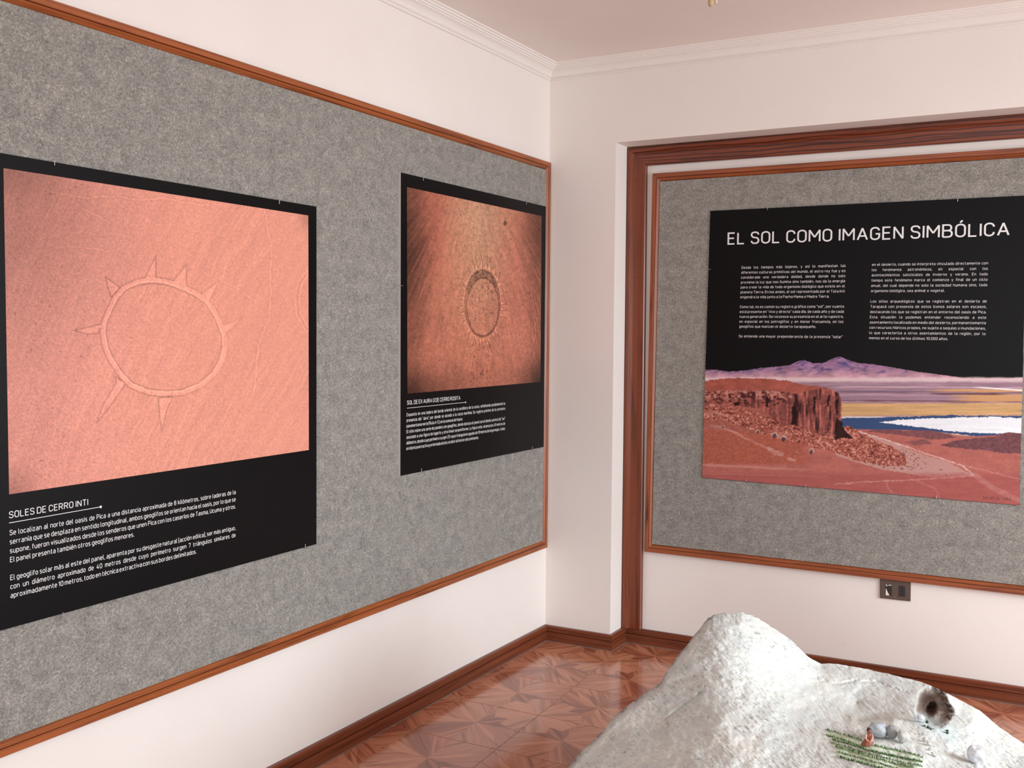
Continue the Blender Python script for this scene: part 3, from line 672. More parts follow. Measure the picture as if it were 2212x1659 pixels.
_g('(', .12, [(.13, 1.08), (0, 1.08, .06), (0, -.14, .06), (.13, -.14)]); _g(')', .12, [(0, 1.08), (.13, 1.08, .06), (.13, -.14, .06), (0, -.14)])
_g('“', .16, [(0, .80), (0, 1.04)], [(.15, .80), (.15, 1.04)]); _g('”', .16, [(0, .80), (0, 1.04)], [(.15, .80), (.15, 1.04)])
for acc, base_ in zip('áéíóúÓ', 'aeiouO'):
    w_, st = GL[base_]; hgt = .84 if acc != 'Ó' else 1.15; c_ = w_/2; st = st[:1] if acc == 'í' else st
    GL[acc] = (w_, tuple(st)+([(c_-.03, hgt), (c_+.11, hgt+.19)],))
GL['ñ'] = (.43, tuple(GL['n'][1])+([(.08, .90), (.14, .96), (.28, .88), (.35, .94)],))
def rounded(pts, q):
    out = []
    for k, p in enumerate(pts):
        if len(p) < 3 or k in (0, len(pts)-1): out.append(np.array(p[:2], float)); continue
        c = np.array(p[:2], float); a = np.array(pts[k-1][:2], float)-c; b = np.array(pts[k+1][:2], float)-c
        la, lb = np.linalg.norm(a), np.linalg.norm(b); r = min(p[2], la*(.5 if len(pts[k-1]) > 2 else 1), lb*(.5 if len(pts[k+1]) > 2 else 1)); A_, B_ = c+a/la*r, c+b/lb*r
        for i_ in range(q+1):
            t = i_/q; k_ = .88; C1 = A_+(c-A_)*k_*.63; C2 = B_+(c-B_)*k_*.63
            out.append((1-t)**3*A_+3*(1-t)**2*t*C1+3*(1-t)*t*t*C2+t**3*B_)
    res = [out[0]]
    for p in out[1:]:
        if np.linalg.norm(p-res[-1]) > 1e-4: res.append(p)
    return res
_cache = {}
def word(txt, q, sw):
    """one word in a rounded technical sans serif: every stroke is a flat ribbon"""
    key = (txt, q, sw)
    if key in _cache: return _cache[key]
    V = []; Fs = []; x = 0
    for ch in txt:
        w_, st = GL[ch]; kk = (1-sw)     # centre lines are drawn inside the stroke so the cap height stays 1
        parts_ = []
        for pts in st:
            cur = [pts[0]]
            for k in range(1, len(pts)):
                cur.append(pts[k])
                if k < len(pts)-1 and len(pts[k]) < 3:
                    a = np.array(pts[k][:2])-np.array(pts[k-1][:2]); b = np.array(pts[k+1][:2])-np.array(pts[k][:2])
                    if a@b < -.1*np.linalg.norm(a)*np.linalg.norm(b): parts_.append(cur); cur = [pts[k]]
            parts_.append(cur)
        for pi_, pts in enumerate(parts_):
            P = rounded(pts, q); P = [np.array([p[0], p[1]*kk+sw/2]) for p in P]; m_ = len(P); n0 = len(V); closed = np.linalg.norm(P[0]-P[-1]) < 1e-4 and m_ > 3
            for k, p in enumerate(P):
                ns = []
                for a, b in ((k-1, k), (k, k+1)):
                    if closed and k == 0 and a < 0: a, b = m_-2, m_-1
                    if closed and k == m_-1 and b > m_-1: a, b = 0, 1
                    if a >= 0 and b < m_:
                        d = P[b]-P[a]; d = d/np.linalg.norm(d); ns.append(np.array([-d[1], d[0]]))
                o = ns[0] if len(ns) == 1 else (ns[0]+ns[1])/max(.45, 1+ns[0]@ns[1])
                for s_ in (-.5, .5): V.append((x+sw/2+p[0]+o[0]*sw*s_, p[1]+o[1]*sw*s_, pi_))
            Fs += [(n0+2*k, n0+2*k+2, n0+2*k+3, n0+2*k+1) for k in range(m_-1)]
        x += w_+sw+.135
    _cache[key] = (np.array(V), Fs, x-.135); return _cache[key]
def lettering(name, items, m, nrm, parent, sw=.12, res=2, sp=.36):
    """items: (text, left, right, up vector of cap height); one glyph width factor for the whole block"""
    V = []; F = []; rows_ = []; ks = []
    for txt, A, B, up, short in items:
        ws = [word(t, res, sw) for t in txt.split(' ')]; L = np.linalg.norm(B-A); rows_.append((ws, L)); k = np.linalg.norm(up)
        if not short: ks.append(L/(sum(w_[2] for w_ in ws)+sp*(len(ws)-1))/k)
    fac = min(ks)
    for (txt, A, B, up, short), (ws, L) in zip(items, rows_):
        ex = (B-A)/L; k = np.linalg.norm(up); ey = up/k; kx = k*fac; tot = sum(w_[2] for w_ in ws)
        if short and L < (tot+.2*(len(ws)-1))*kx: kx = L/(tot+sp*(len(ws)-1))
        gap = (L-tot*kx)/max(1, len(ws)-1)
        if short: gap = min(gap, .46*kx)
        xx = 0
        for p, f, wd in ws:
            n0 = len(V)
            for a, b, c_ in p: V.append(A+ex*(xx+a*kx)+ey*b*k+np.array(nrm, float)*c_*.00003)
            F += [tuple(n0+i for i in q) for q in f]; xx += wd*kx+gap
    me = mesh(name, V, F)
    fl_ = [p.index for p in me.polygons if p.normal.dot(Vector(tuple(nrm))) < 0]
    if len(fl_) > len(F)/2: me.flip_normals()
    o = link(name, me, m, parent); o['kind'] = 'stuff'; return o
def block(plane, z, lines, sl0, sr0, sl1, sr1, n, capr):
    """paragraph of n slots; first and last slots given by their left and right baseline ends in photo pixels"""
    a0, b0, a1, b1 = [plane(*z(*p)) for p in (sl0, sr0, sl1, sr1)]; out = []
    step = (a0-a1)/(n-1); up = np.array([0, 0, 1.0])*np.linalg.norm(step)*capr
    for k, t in enumerate(lines):
        if not t: continue
        f = k/(n-1); A = a0*(1-f)+a1*f; B = b0*(1-f)+b1*f; short = t.startswith('~')
        if short:
            tt, frac = t[1:].rsplit('|', 1); B = A+(B-A)*float(frac); t = tt
        out.append((t, A, B, up, short))
    return out

# ------------------------------------------------------------------ information panels
def panel(root, quad, nrm, t0, t1, edge=None):
    mb = MB(); mb.slab(quad[::-1], nrm, t0, t1-.0004); mb.build('foam_board', edge or M_black, root)
    mb = MB(); mb.slab(quad[::-1], nrm, t1-.0004, t1); mb.build('printed_sheet', M_black, root)
def nail(root, p, nrm, d):          # small bent nail hooked over a panel edge
    p = np.array(p); nrm = np.array(nrm, float); d = np.array(d, float)
    mb = MB(); mb.tube([p-nrm*.006+d*.004, p+nrm*.0015+d*.004, p+nrm*.003+d*.002, p+nrm*.003-d*.009], .0009, 6)
    mb.build('nail', M_nail, root)
NXp = np.array([1.0, 0, 0]); ez = np.array([0, 0, 1.0]); ex_y = np.array([0, 1.0, 0])

# panel 1 (left)
f1 = .0215; pl1 = lambda u, v: on(0, f1, u, v)
q1 = [pl1(-14, 328.0), pl1(683.6, 446.3), pl1(683.6, 1175.3), pl1(-14, 1366.4)]
P1 = empty('information_panel', 'large black panel with a pink ground photograph of a ringed sun drawing', 'poster')
b1_ = [flat0(p, 0, 0) for p in q1]; panel(P1, b1_, NXp, .0155, f1)
g1 = [pl1(7.2, 363), pl1(665.7, 465.5), pl1(667, 972), pl1(19.5, 1067.9)]
picture('photograph', g1, NXp, .0004, 470, 440, paint1, P1)
zz = lambda a, b: (a/3.072, 980+b/3.072); pt = lambda u, v: on(0, f1+.0005, u, v)
A = pt(*zz(60, 430)); B = pt(*zz(585, 342)); step = np.linalg.norm(pt(*zz(65, 543))-pt(*zz(65, 603)))
lettering('title', [('SOLES DE CERRO INTI', A, B, ez*step*.76, False)], M_white, NXp, P1, sw=.115, res=4)
def rule(root, A, B, th, nrm):
    d = (B-A)/np.linalg.norm(B-A); mb = MB(); up = ez*th
    mb.slab([A-up, B-up, B+up, A+up], nrm, 0, .0002); n0 = len(mb.v)
    for k in range(14):
        a = 2*math.pi*k/14; mb.v.append(B+d*math.cos(a)*th*4.5+ez*math.sin(a)*th*4.5+np.array(nrm)*.0003)
    mb.f.append(tuple(range(n0, n0+14))); mb.build('title_rule', M_white, root)
rule(P1, pt(*zz(60, 460)), pt(*zz(668, 353)), .00075, NXp)
T1 = ['Se localizan al norte del oasis de Pica a una distancia aproximada de 8 kilómetros, sobre laderas de la',
      'serranía que se desplaza en sentido longitudinal, ambos geoglifos se orientan hacia el oasis, por lo que se',
      'supone, fueron visualizados desde los senderos que unen Pica con los caseríos de Tasma, Ucuma y otros.',
      '~El panel presenta también otros geoglifos menores.|0.492', '',
      'El geoglifo solar más al este del panel, aparenta por su desgaste natural (acción eólica), ser más antiguo,',
      'con un diámetro aproximado de 40 metros desde cuyo perímetro surgen 7 triángulos similares de',
      '~aproximadamente 10 metros, todo en técnica extractiva con sus bordes delimitados.|0.79']
lettering('body_text', block(pt, zz, T1, (64, 543), (1564, 268), (70, 960), (1563, 600), 8, .60), M_white, NXp, P1, sw=.115, res=3)
for u, v, dr in ((116, 349, 1), (602, 434, 1), (134, 1330, -1), (658, 1181, -1)): nail(P1, pl1(u, v), NXp, ez*dr)

# panel 2 (by the corner)
f2 = .0255; pl2 = lambda u, v: on(0, f2, u, v)
q2 = [pl2(866.0, 372.5), pl2(1179.2, 446), pl2(1174.4, 965.4), pl2(865.0, 1028)]
P2 = empty('information_panel', 'black panel with an orange ground photograph, hung nearest the room corner', 'poster')
panel(P2, [flat0(p, 0, 0) for p in q2], NXp, .0150, f2, M_foam)
g2 = [pl2(879, 404), pl2(1169.8, 466.6), pl2(1167.2, 824.9), pl2(879.8, 850.4)]
picture('photograph', g2, NXp, .0004, 250, 330, paint2, P2)
zz2 = lambda a, b: (840+a/4.1475, 740+b/4.1475); pt2 = lambda u, v: on(0, f2+.0005, u, v)
step = np.linalg.norm(pt2(*zz2(160, 662))-pt2(*zz2(160, 712)))
lettering('title', [('SOL DE EX AURA O DE CERRO ROSITA', pt2(*zz2(163, 558)), pt2(*zz2(640, 512)), ez*step*.76, False)], M_white, NXp, P2, sw=.115, res=3)
rule(P2, pt2(*zz2(162, 588)), pt2(*zz2(688, 535)), .00075, NXp)
T2 = ['Expuesto en una ladera del borde oriental de la cordillera de la costa, señalizando posiblemente la',
      'presencia del “abra” por donde se accede a la costa marítima. Se registra próximo de la carretera',
      '~panamericana norte (Ruta A-5), en la comuna de Huara.|0.53',
      'El sitio reúne una serie de paneles con geoglifos, donde destaca el panel con el diseño central del “sol”',
      'asociado a una figura de lagarto y otra lineal serpentiforme. La figura solar alcanza los 40 metros de',
      'diámetro, desde cuyo perímetro surgen 25 rayos triangulares agudos de 10 metros de largo mayor, todos',
      '~en técnica extractiva y orientado al este, es decir al interior del continente.|0.70']
lettering('body_text', block(pt2, zz2, T2, (160, 662), (1041, 557), (157, 965), (1041, 826), 7, .60), M_white, NXp, P2, sw=.115)
for u, v, dr in ((913, 385, 1), (1136, 437, 1), (909, 1017, -1), (1149, 969, -1)): nail(P2, pl2(u, v), NXp, ez*dr)
nail(P2, pl2(865.5, 617), NXp, -ex_y)

# panel 3 (in the niche)
f3 = RD-.0195; pl3 = lambda u, v: on(1, f3, u, v)
tr3 = pl3(2219, 422.2); q3 = [pl3(1534.3, 455.6), tr3, pl3(2201.6, 1091.8), pl3(1516.7, 1032)]
P3 = empty('information_panel', 'black panel titled in white over a red desert landscape photograph, in the recess', 'poster')
panel(P3, [flat0(p, 1, RD) for p in q3], NY, .0150, .0195)
g3 = [pl3(1523.9, 792), pl3(2209.6, 822), pl3(2201.2, 1091.2), pl3(1517.0, 1031.4)]
g3 = [pl3(1524.6, 766), pl3(2210.8, 766), pl3(2201.3, 1091.3), pl3(1517.0, 1031.5)]
picture('photograph', g3, NY, .0004, 560, 290, paint3, P3)
zz3 = lambda a, b: (1500+a/3.107, 420+b/3.107); pt3 = lambda u, v: on(1, f3-.0005, u, v)
A = pt3(*zz3(222, 338)); B = pt3(*zz3(2115, 277)); cap = np.linalg.norm(pt3(*zz3(222, 256))-A)
lettering('title', [('EL SOL COMO IMAGEN SIMBÓLICA', A, B, ez*cap, False)], M_white, NY, P3, res=5, sw=.115, sp=.44)
T3 = ['Desde los tiempos más lejanos, y así lo manifiestan las', 'diferentes culturas primitivas del mundo, el astro rey fue y es',
      'considerado una verdadera deidad, desde donde no solo', 'proviene la luz que nos ilumina sino también, nos da la energía',
      'para crear la vida de todo organismo biológico que existe en el', 'planeta Tierra. En los andes, el sol representado por el Tata Inti',
      '~engendra la vida junto a la Pacha Mama o Madre Tierra.|0.86', '', 'Como tal, no es común su registro gráfico como “sol”, por cuanto',
      'está presente en “vivo y directo” cada día, de cada año y de cada', 'nueva generación. Se reconoce su presencia en el arte rupestre,',
      'en especial en los petroglifos y en menor frecuencia, en los', '~geoglifos que matizan el desierto tarapaqueño.|0.78', '',
      'Se entiende una mayor preponderancia de la presencia “solar”']
T4 = ['en el desierto, cuando se interpreta vinculado directamente con', 'los fenómenos astronómicos, en especial con los',
      'acontecimientos solsticiales de invierno y verano. En todo', 'tiempo este fenómeno marca el comienzo y final de un ciclo',
      'anual, del cual depende no solo la sociedad humana sino, todo', '~organismo biológico, sea animal o vegetal.|0.655', '',
      'Los sitios arqueológicos que se registran en el desierto de', 'Tarapacá con presencia de estos íconos solares son escasos,',
      'destacando los que se registran en el entorno del oasis de Pica.', 'Esta situación la podemos entender reconociendo a este',
      'asentamiento localizado en medio del desierto, permanentemente', 'con recursos hídricos propios, no sujeto a sequías o inundaciones,',
      'lo que caracteriza a otros asentamientos de la región, por lo', '~menos en el curso de los últimos 10.000 años.|0.69']
lettering('body_text', block(pt3, zz3, T3, (316, 500), (1015, 487), (298, 960), (996, 965), 15, .56), M_dimwhite, NY, P3)
lettering('body_text', block(pt3, zz3, T4, (1192, 480), (1971, 470), (1172, 972), (1953, 981), 15, .53), M_dimwhite, NY, P3)
zz6 = lambda a, b: (1500+a/3.107, 740+b/3.107)
A = pt3(*zz6(1935, 1052)); B = pt3(*zz6(2125, 1062)); lettering('caption', [('SALAR DE TARA', A, B, ez*np.linalg.norm(pt3(*zz6(1935, 1032))-A), False)], M_darkprint, NY, P3, res=3)
exx = np.array([1.0, 0, 0])
for u, v, d in ((1658.5, 449, ez), (2069, 430.5, ez), (1531.5, 582, -exx), (1611.5, 1039, -ez), (1740, 1051, -ez), (2023, 1075, -ez), (2208, 886, exx)):
    nail(P3, pl3(u, v), NY, d)

# ------------------------------------------------------------------ socket plate under the niche board
so = empty('wall_outlet', 'brown metal double outlet plate on the wall below the niche board', 'outlet')
sf = RD-.008; ps = lambda u, v: on(1, sf, u, v)
zs = lambda a, b: (1860+a/14.747, 1220+b/14.747)
TLs, TRs, BRs, BLs = [ps(*zs(*p)) for p in ((598, 480), (1578, 560), (1570, 1170), (598, 1062))]
TLs = TLs+ez*.004; TRs = TRs+ez*.004
mb = MB(); mb.slab([flat0(p, 1, RD) for p in (BLs, BRs, TRs, TLs)], NY, 0, .006); mb.slab([flat0(p+(c[0]*.003, 0, c[1]*.003), 1, RD) for p, c in ((BLs, (1, 1)), (BRs, (-1, 1)), (TRs, (-1, -1)), (TLs, (1, -1)))], NY, .006, .008)
mb.build('cover_plate', M_plate, so)
def flatquad(name, pts, m, h, th, parent):
    Q = [flat0(ps(*zs(*p)), 1, RD) for p in pts]; mb = MB(); mb.slab(Q, NY, h, h+th); return mb.build(name, m, parent)
for k, (x0_, x1_, y0_, y1_) in enumerate(((775, 985, 645, 985), (1195, 1405, 665, 1025))):
    mo = flatquad('socket', [(x0_, y1_-18), (x1_, y1_), (x1_, y0_+18), (x0_, y0_)], M_mod, .0081, .0006, so)
    for yy in (.3, .5, .72):
        cx, cy = (x0_+x1_)/2-5, y0_+(y1_-y0_)*yy; p = flat0(ps(*zs(cx, cy)), 1, RD-.0087); mb = MB(); mb.tube([p, p+NY*.0002], .0019, 10); mb.build('pin_hole', M_hole, mo)
    if k == 0:
        for pts in ([(785, 965), (905, 975), (830, 830), (795, 740)], [(790, 660), (845, 690), (815, 628), (795, 625)], [(850, 655), (960, 665), (970, 642), (900, 636)]):
            flatquad('torn_paper', pts, M_paper, .0087, .0005, mo)
p = flat0(ps(*zs(1085, 1035)), 1, RD-.008); mb = MB(); mb.tube([p, p+NY*.0012], .0017, 10); mb.build('screw', M_nail, so)

# ------------------------------------------------------------------ ceiling lamp end that dips into view
D0 = 3.25; tip = deep(1535, 14, D0); lamp = empty('ceiling_lamp', 'cream ceiling lamp holder dipping in at the top edge of the picture', 'lamp', loc=(tip[0], tip[1], CZ))
lp = [(.0, CZ-.002), (.05, CZ-.002), (.055, CZ-.012), (.03, CZ-.03), (.008, CZ-.034)]
def lathe(name, prof, c, m, parent, k=24):
    vs = [(c[0]+r*math.cos(2*math.pi*j/k), c[1]+r*math.sin(2*math.pi*j/k), z) for r, z in prof for j in range(k)]
    fs = [(a*k+j, a*k+(j+1) % k, (a+1)*k+(j+1) % k, (a+1)*k+j) for a in range(len(prof)-1) for j in range(k)]
    me = mesh(name, vs, fs, smooth=True); fix(me); o = link(name, me, m, parent)
    if parent is not None: o.location = -Vector(parent.location)
    return o
lathe('ceiling_rose', lp, tip, M_cream, lamp); z_ = tip[2]
lathe('holder', [(.004, CZ-.03), (.009, z_+.05), (.0095, z_+.03), (.0078, z_+.008), (.006, z_+.001), (0, z_)], tip, M_cream, lamp, 12)
mb = MB(); mb.tube([np.array([tip[0], tip[1], CZ-.03])-np.array(lamp.location), deep(1546, -20, D0+.03)-np.array(lamp.location), deep(1547, 8, D0+.03)-np.array(lamp.location)], [.004, .006, .0035], 10); mb.build('side_arm', M_pink, lamp, True)

# ------------------------------------------------------------------ landscape model
SIL = [(980, 1900, 2.55), (1100, 1795, 2.66), (1165, 1722, 2.72), (1230, 1657, 2.78), (1258, 1622, 2.80), (1290, 1592, 2.83), (1330, 1545, 2.87), (1372, 1512, 2.91), (1400, 1492, 2.93), (1428, 1474, 2.95),
       (1440, 1450, 2.97), (1470, 1408, 3.0), (1490, 1385, 3.02), (1512, 1357, 3.04), (1528, 1338, 3.05), (1543, 1326, 3.06), (1560, 1324, 3.07), (1583, 1326, 3.08), (1606, 1322, 3.08), (1640, 1338, 3.10), (1680, 1362, 3.12), (1715, 1388, 3.15),
       (1745, 1418, 3.18), (1772, 1433, 3.2), (1810, 1434, 3.2), (1860, 1443, 3.2), (1930, 1458, 3.16), (1990, 1473, 3.12), (2030, 1489, 3.08), (2080, 1515, 3.03), (2120, 1538, 2.99), (2160, 1572, 2.94), (2212, 1606, 2.88), (2300, 1665, 2.80), (2420, 1760, 2.7), (2560, 1900, 2.55)]
CTL = [(1560, 1450, 2.87), (1545, 1390, 2.96), (1600, 1400, 2.95), (1560, 1560, 2.66), (1480, 1500, 2.86), (1420, 1560, 2.78), (1500, 1659, 2.5), (1400, 1659, 2.60), (1310, 1659, 2.69), (1650, 1500, 2.83), (1650, 1600, 2.60), (1650, 1659, 2.48),
       (1750, 1500, 2.96), (1750, 1580, 2.70), (1850, 1480, 3.09), (1850, 1520, 2.99), (1840, 1556, 2.78), (1930, 1556, 2.77), (1930, 1510, 3.0), (1890, 1600, 2.62), (1890, 1659, 2.47), (2000, 1600, 2.64), (2000, 1659, 2.49), (2100, 1620, 2.67), (2130, 1659, 2.55), (2212, 1659, 2.62),
       (2100, 1560, 2.84), (2150, 1610, 2.76), (2040, 1500, 3.0), (1560, 1800, 2.22), (1900, 1800, 2.16), (2300, 1800, 2.3), (1300, 1800, 2.46), (1150, 1850, 2.52), (2450, 1900, 2.35), (1700, 1900, 2.05), (2100, 1900, 2.05), (1300, 1900, 2.3)]
allp = np.array(SIL+CTL, float)
def ker(r): return r
XY = allp[:, :2]/100; Kd = np.hypot(XY[:, None, 0]-XY[None, :, 0], XY[:, None, 1]-XY[None, :, 1]); n = len(allp)
Am = np.zeros((n+3, n+3)); Am[:n, :n] = ker(Kd)-np.eye(n)*.004; Am[:n, n] = 1; Am[:n, n+1:] = XY; Am[n, :n] = 1; Am[n+1:, :n] = XY.T
co_ = np.linalg.solve(Am, np.concatenate([allp[:, 2], np.zeros(3)]))
def Dof(u, v):
    u = np.asarray(u, float); v = np.asarray(v, float); sh = u.shape; p = np.stack([u.ravel(), v.ravel()], 1)/100
    out = np.zeros(len(p))
    for s0 in range(0, len(p), 20000):
        q_ = p[s0:s0+20000]; k_ = ker(np.hypot(q_[:, None, 0]-XY[None, :, 0], q_[:, None, 1]-XY[None, :, 1])); out[s0:s0+20000] = k_@co_[:n]+co_[n]+q_@co_[n+1:]
    return out.reshape(sh)
def cavem(u, v):
    a, b = rot(u-2017, v-1528, -20); e1 = np.hypot(a/(37+4*np.sin(v/9)), b/46); hollow = ss(1.08, .62, e1)*(v < 1575)
    a2, b2 = rot(u-2011, v-1534, 25); e2 = np.hypot(a2/12, b2/17)+.25*fbm(u/7, v/7, 241, 2); return hollow, ss(1.25, .45, e2), e1
def relief(u, v):
    D = Dof(u, v); h, hole, e1 = cavem(u, v)
    D = D+.07*h+.055*hole
    D -= .008*ss(.22, 0, np.abs(e1-1.12))*(v < 1545)*ss(1990, 2010, u)                 # raised lip
    D += .018*ss(16, 0, np.abs(v-1549-(u-1880)*-.02+6*np.sin(u/23)))*ss(1790, 1850, u)*ss(1985, 1950, u)
    D += .006*ss(4, 0, seg(u+fbm(u/9, v/9, 301, 2)*6, v+fbm(u/9, v/9, 303, 2)*5, [(1765, 1466), (1800, 1478), (1850, 1470), (1900, 1475), (1945, 1492), (1965, 1500)]))
    D += .010*ss(4, 0, seg(u, v, [(1518, 1492), (1500, 1505), (1470, 1528), (1435, 1553)]))+.006*ss(5, 0, seg(u, v, [(1378, 1537), (1420, 1552)]))
    D += .010*ss(4, 0, seg(u, v, [(2170, 1624), (2185, 1632), (2205, 1634), (2230, 1628)]))
    a, b = rot(u, v, 38)
    D += .012*fbm(u/44, v/34, 101, 3)+.0030*fbm(a/24, b/7, 107, 4)+.0034*fbm(a/10, b/2.6, 113, 3)+.0030*ss(.12, .55, fbm(a/11, b/4.5, 117, 3))*ss(-.2, .3, fbm(u/50, v/40, 119, 2))
    return D
NU, NV = 860, 400
us = np.linspace(1000, 2540, NU); S_ = np.array(SIL, float)
vs_s = np.interp(us, S_[:, 0], S_[:, 1])+fbm(us/9, us*0, 77, 3)*3.5*ss(1400, 1500, us)*ss(1700, 1600, us)+fbm(us/14, us*0, 79, 2)*1.2
tt = np.linspace(0, 1, NV)
vb = 1905.0
U2 = np.repeat(us[None], NV, 0); V2 = vs_s[None]*tt[:, None]+vb*(1-tt[:, None])
D2 = relief(U2, V2)
edge = ss(.93, 1.0, tt)[:, None]; D2 = D2+.02*edge**2
Pf = CAM+(CF+CR*((U2-1106)/FPX)[..., None]-CU*((V2-829.5)/FPX)[..., None])*D2[..., None]
hf = np.array([CF[0], CF[1], 0]); hf /= np.linalg.norm(hf)
rows = [Pf[k] for k in range(NV)]
top = Pf[-1]; nzv = np.array([mn.noise((p[0]*6, p[1]*6, 2.0)) for p in top])
for back, drop in ((.02, .03), (.045, .12), (.07, .26), (.10, .45), (.14, .70), (.18, .9), (.20, 1.0)):
    q_ = top+hf*(back*(1+.5*nzv))[:, None]; q_[:, 2] = np.maximum(top[:, 2]*(1-drop), .003); rows.append(q_)
bot = Pf[0]; pre = []
for fwd, drop in ((.06, .12), (.14, .30), (.22, .55), (.28, .80), (.31, 1.0)):
    q_ = bot-hf*fwd; q_[:, 2] = np.maximum(bot[:, 2]*(1-drop), .003); pre.append(q_)
rows = pre[::-1]+rows; G = np.stack(rows); G[..., 2] = np.maximum(G[..., 2], .003)
nr_, nc = G.shape[:2]
i = np.arange((nr_-1)*(nc-1)); a = (i//(nc-1))*nc+i % (nc-1); F = np.stack([a, a+1, a+nc+1, a+nc], 1)
model = empty('landscape_model', 'pale grey plaster model of a mountain valley with cave and green crop rows', 'model')
me = bpy.data.meshes.new('terrain'); me.vertices.add(nr_*nc); me.vertices.foreach_set('co', G.reshape(-1).astype(np.float32))
me.loops.add(F.size); me.loops.foreach_set('vertex_index', F.ravel().astype(np.int32)); me.polygons.add(len(F)); me.polygons.foreach_set('loop_start', np.arange(0, F.size, 4, dtype=np.int32))
me.polygons.foreach_set('use_smooth', np.ones(len(F), bool)); me.update(calc_edges=True)
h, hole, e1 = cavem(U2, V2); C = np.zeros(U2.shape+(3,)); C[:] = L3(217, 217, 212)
put(C, .35*ss(.0, .5, fbm(U2/60, V2/40, 201, 3)), L3(228, 221, 212)); put(C, .35*ss(.0, .5, fbm(U2/70, V2/50, 207, 3)), L3(206, 210, 206))
edge_shade = np.clip((vs_s[None]-V2+10)/10, 0, 1)*(U2 < 1560); put(C, .75*edge_shade*(.7+.8*fbm(U2/6, V2/6, 251, 2)), L3(112, 108, 112)); a_, b_ = rot(U2, V2, 38); put(C, .5*ss(.22, .6, fbm(a_/8, b_/2.8, 113, 3))*ss(-.2, .3, fbm(U2/60, V2/50, 119, 2)), L3(128, 126, 122))  # shading of the steep left edge painted into the colour, then dark streaks
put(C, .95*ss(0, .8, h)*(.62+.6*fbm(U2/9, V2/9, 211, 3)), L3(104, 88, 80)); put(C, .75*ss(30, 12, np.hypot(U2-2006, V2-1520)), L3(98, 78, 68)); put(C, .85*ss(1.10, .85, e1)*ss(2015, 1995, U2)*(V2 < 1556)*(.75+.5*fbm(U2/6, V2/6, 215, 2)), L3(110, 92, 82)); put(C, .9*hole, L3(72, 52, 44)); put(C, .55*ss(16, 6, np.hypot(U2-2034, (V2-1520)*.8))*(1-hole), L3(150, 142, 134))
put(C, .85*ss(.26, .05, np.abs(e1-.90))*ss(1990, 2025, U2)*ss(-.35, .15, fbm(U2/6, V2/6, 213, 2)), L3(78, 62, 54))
put(C, .4*inside(U2+fbm(U2/5, V2/5, 231, 2)*3, V2+fbm(U2/5, V2/5, 233, 2)*3, [(1783, 1575), (1860, 1592), (1900, 1608), (1995, 1634), (1996, 1662), (1930, 1664), (1810, 1637)]), L3(206, 222, 188))
put(C, .55*ss(26, 8, seg(U2, V2, [(1990, 1556), (2030, 1572), (2055, 1590)])), L3(206, 222, 226))
put(C, .35*ss(14, 4, seg(U2, V2, [(1830, 1552), (1900, 1548), (1955, 1546)])), L3(176, 166, 152))  # shadow below the overhanging ridge, painted as a darker band
C = np.clip(C, 0, 255)/255; C = np.where(C <= .04045, C/12.92, ((C+.055)/1.055)**2.4)
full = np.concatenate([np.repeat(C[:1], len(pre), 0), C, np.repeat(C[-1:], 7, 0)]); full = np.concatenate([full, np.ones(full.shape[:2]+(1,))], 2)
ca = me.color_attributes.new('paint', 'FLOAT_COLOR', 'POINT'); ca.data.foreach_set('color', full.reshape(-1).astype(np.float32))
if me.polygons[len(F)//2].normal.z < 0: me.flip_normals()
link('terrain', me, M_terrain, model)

def surf(u, v):
    return deep(u, v, float(relief(np.array([float(u)]), np.array([float(v)]))[0]))
def stone(name, u, v, wpx, hpx, tilt, m, seed, parent=None, sink=.2, dep=.8):
    """rounded pebble; (u, v) is its centre, sizes in photo pixels at its distance"""
    base = surf(u, v+hpx*.45); Dd = (base-CAM)@CF; Dd -= .004+.30*wpx/2*Dd/FPX
    r = wpx/2*Dd/FPX; rz = hpx/2*Dd/FPX; c = deep(u, v, Dd)
    bm = bmesh.new(); bmesh.ops.create_icosphere(bm, subdivisions=4, radius=1)
    for vt in bm.verts:
        p = vt.co; k = 1+.26*mn.noise(p*1.1+Vector((seed*5.1, 0, 0)))+.07*mn.noise(p*3.1+Vector((0, seed*3.3, 0)))
        vt.co = p*k
    ca_, sa_ = math.cos(math.radians(tilt)), math.sin(math.radians(tilt))
    R = Vector(tuple(CR)); Uz = Vector(tuple(CU)); Fz = Vector(tuple(CF))
    for vt in bm.verts:
        x_, y_, z_ = vt.co; x_ *= r; y_ *= (r+rz)/2*dep; z_ *= rz
        x2, z2 = x_*ca_-z_*sa_, x_*sa_+z_*ca_
        vt.co = R*x2+Uz*z2+Fz*y_
    me_ = bpy.data.meshes.new(name); bm.to_mesh(me_); bm.free(); me_.polygons.foreach_set('use_smooth', [True]*len(me_.polygons))
    o = link(name, me_, m, parent); o.location = tuple(c); return o
tag(stone('stone', 1897, 1576, 46, 31, -14, M_st1, 1), 'largest smooth blue-grey stone, directly behind the little figurine', 'stone')
tag(stone('stone', 1927.5, 1580, 24, 31, 20, M_st2, 2), 'darker grey stone in the middle of three on the model', 'stone')
tag(stone('stone', 1951, 1590.5, 22.5, 29, 28, M_st3, 3), 'pale speckled oval stone, right end of the three', 'stone')
tag(stone('stone', 2108, 1630, 40, 36, -35, M_st4, 4), 'white stone lying alone near the right edge of the model', 'stone')
tag(stone('stone', 2112, 1655, 13, 13, -30, M_st4, 5), 'tiny white stone just below the lone white stone', 'stone')
tag(stone('stone', 1988.5, 1551, 15, 16, -20, M_st4, 6), 'small white stone at the left foot of the cave', 'stone')
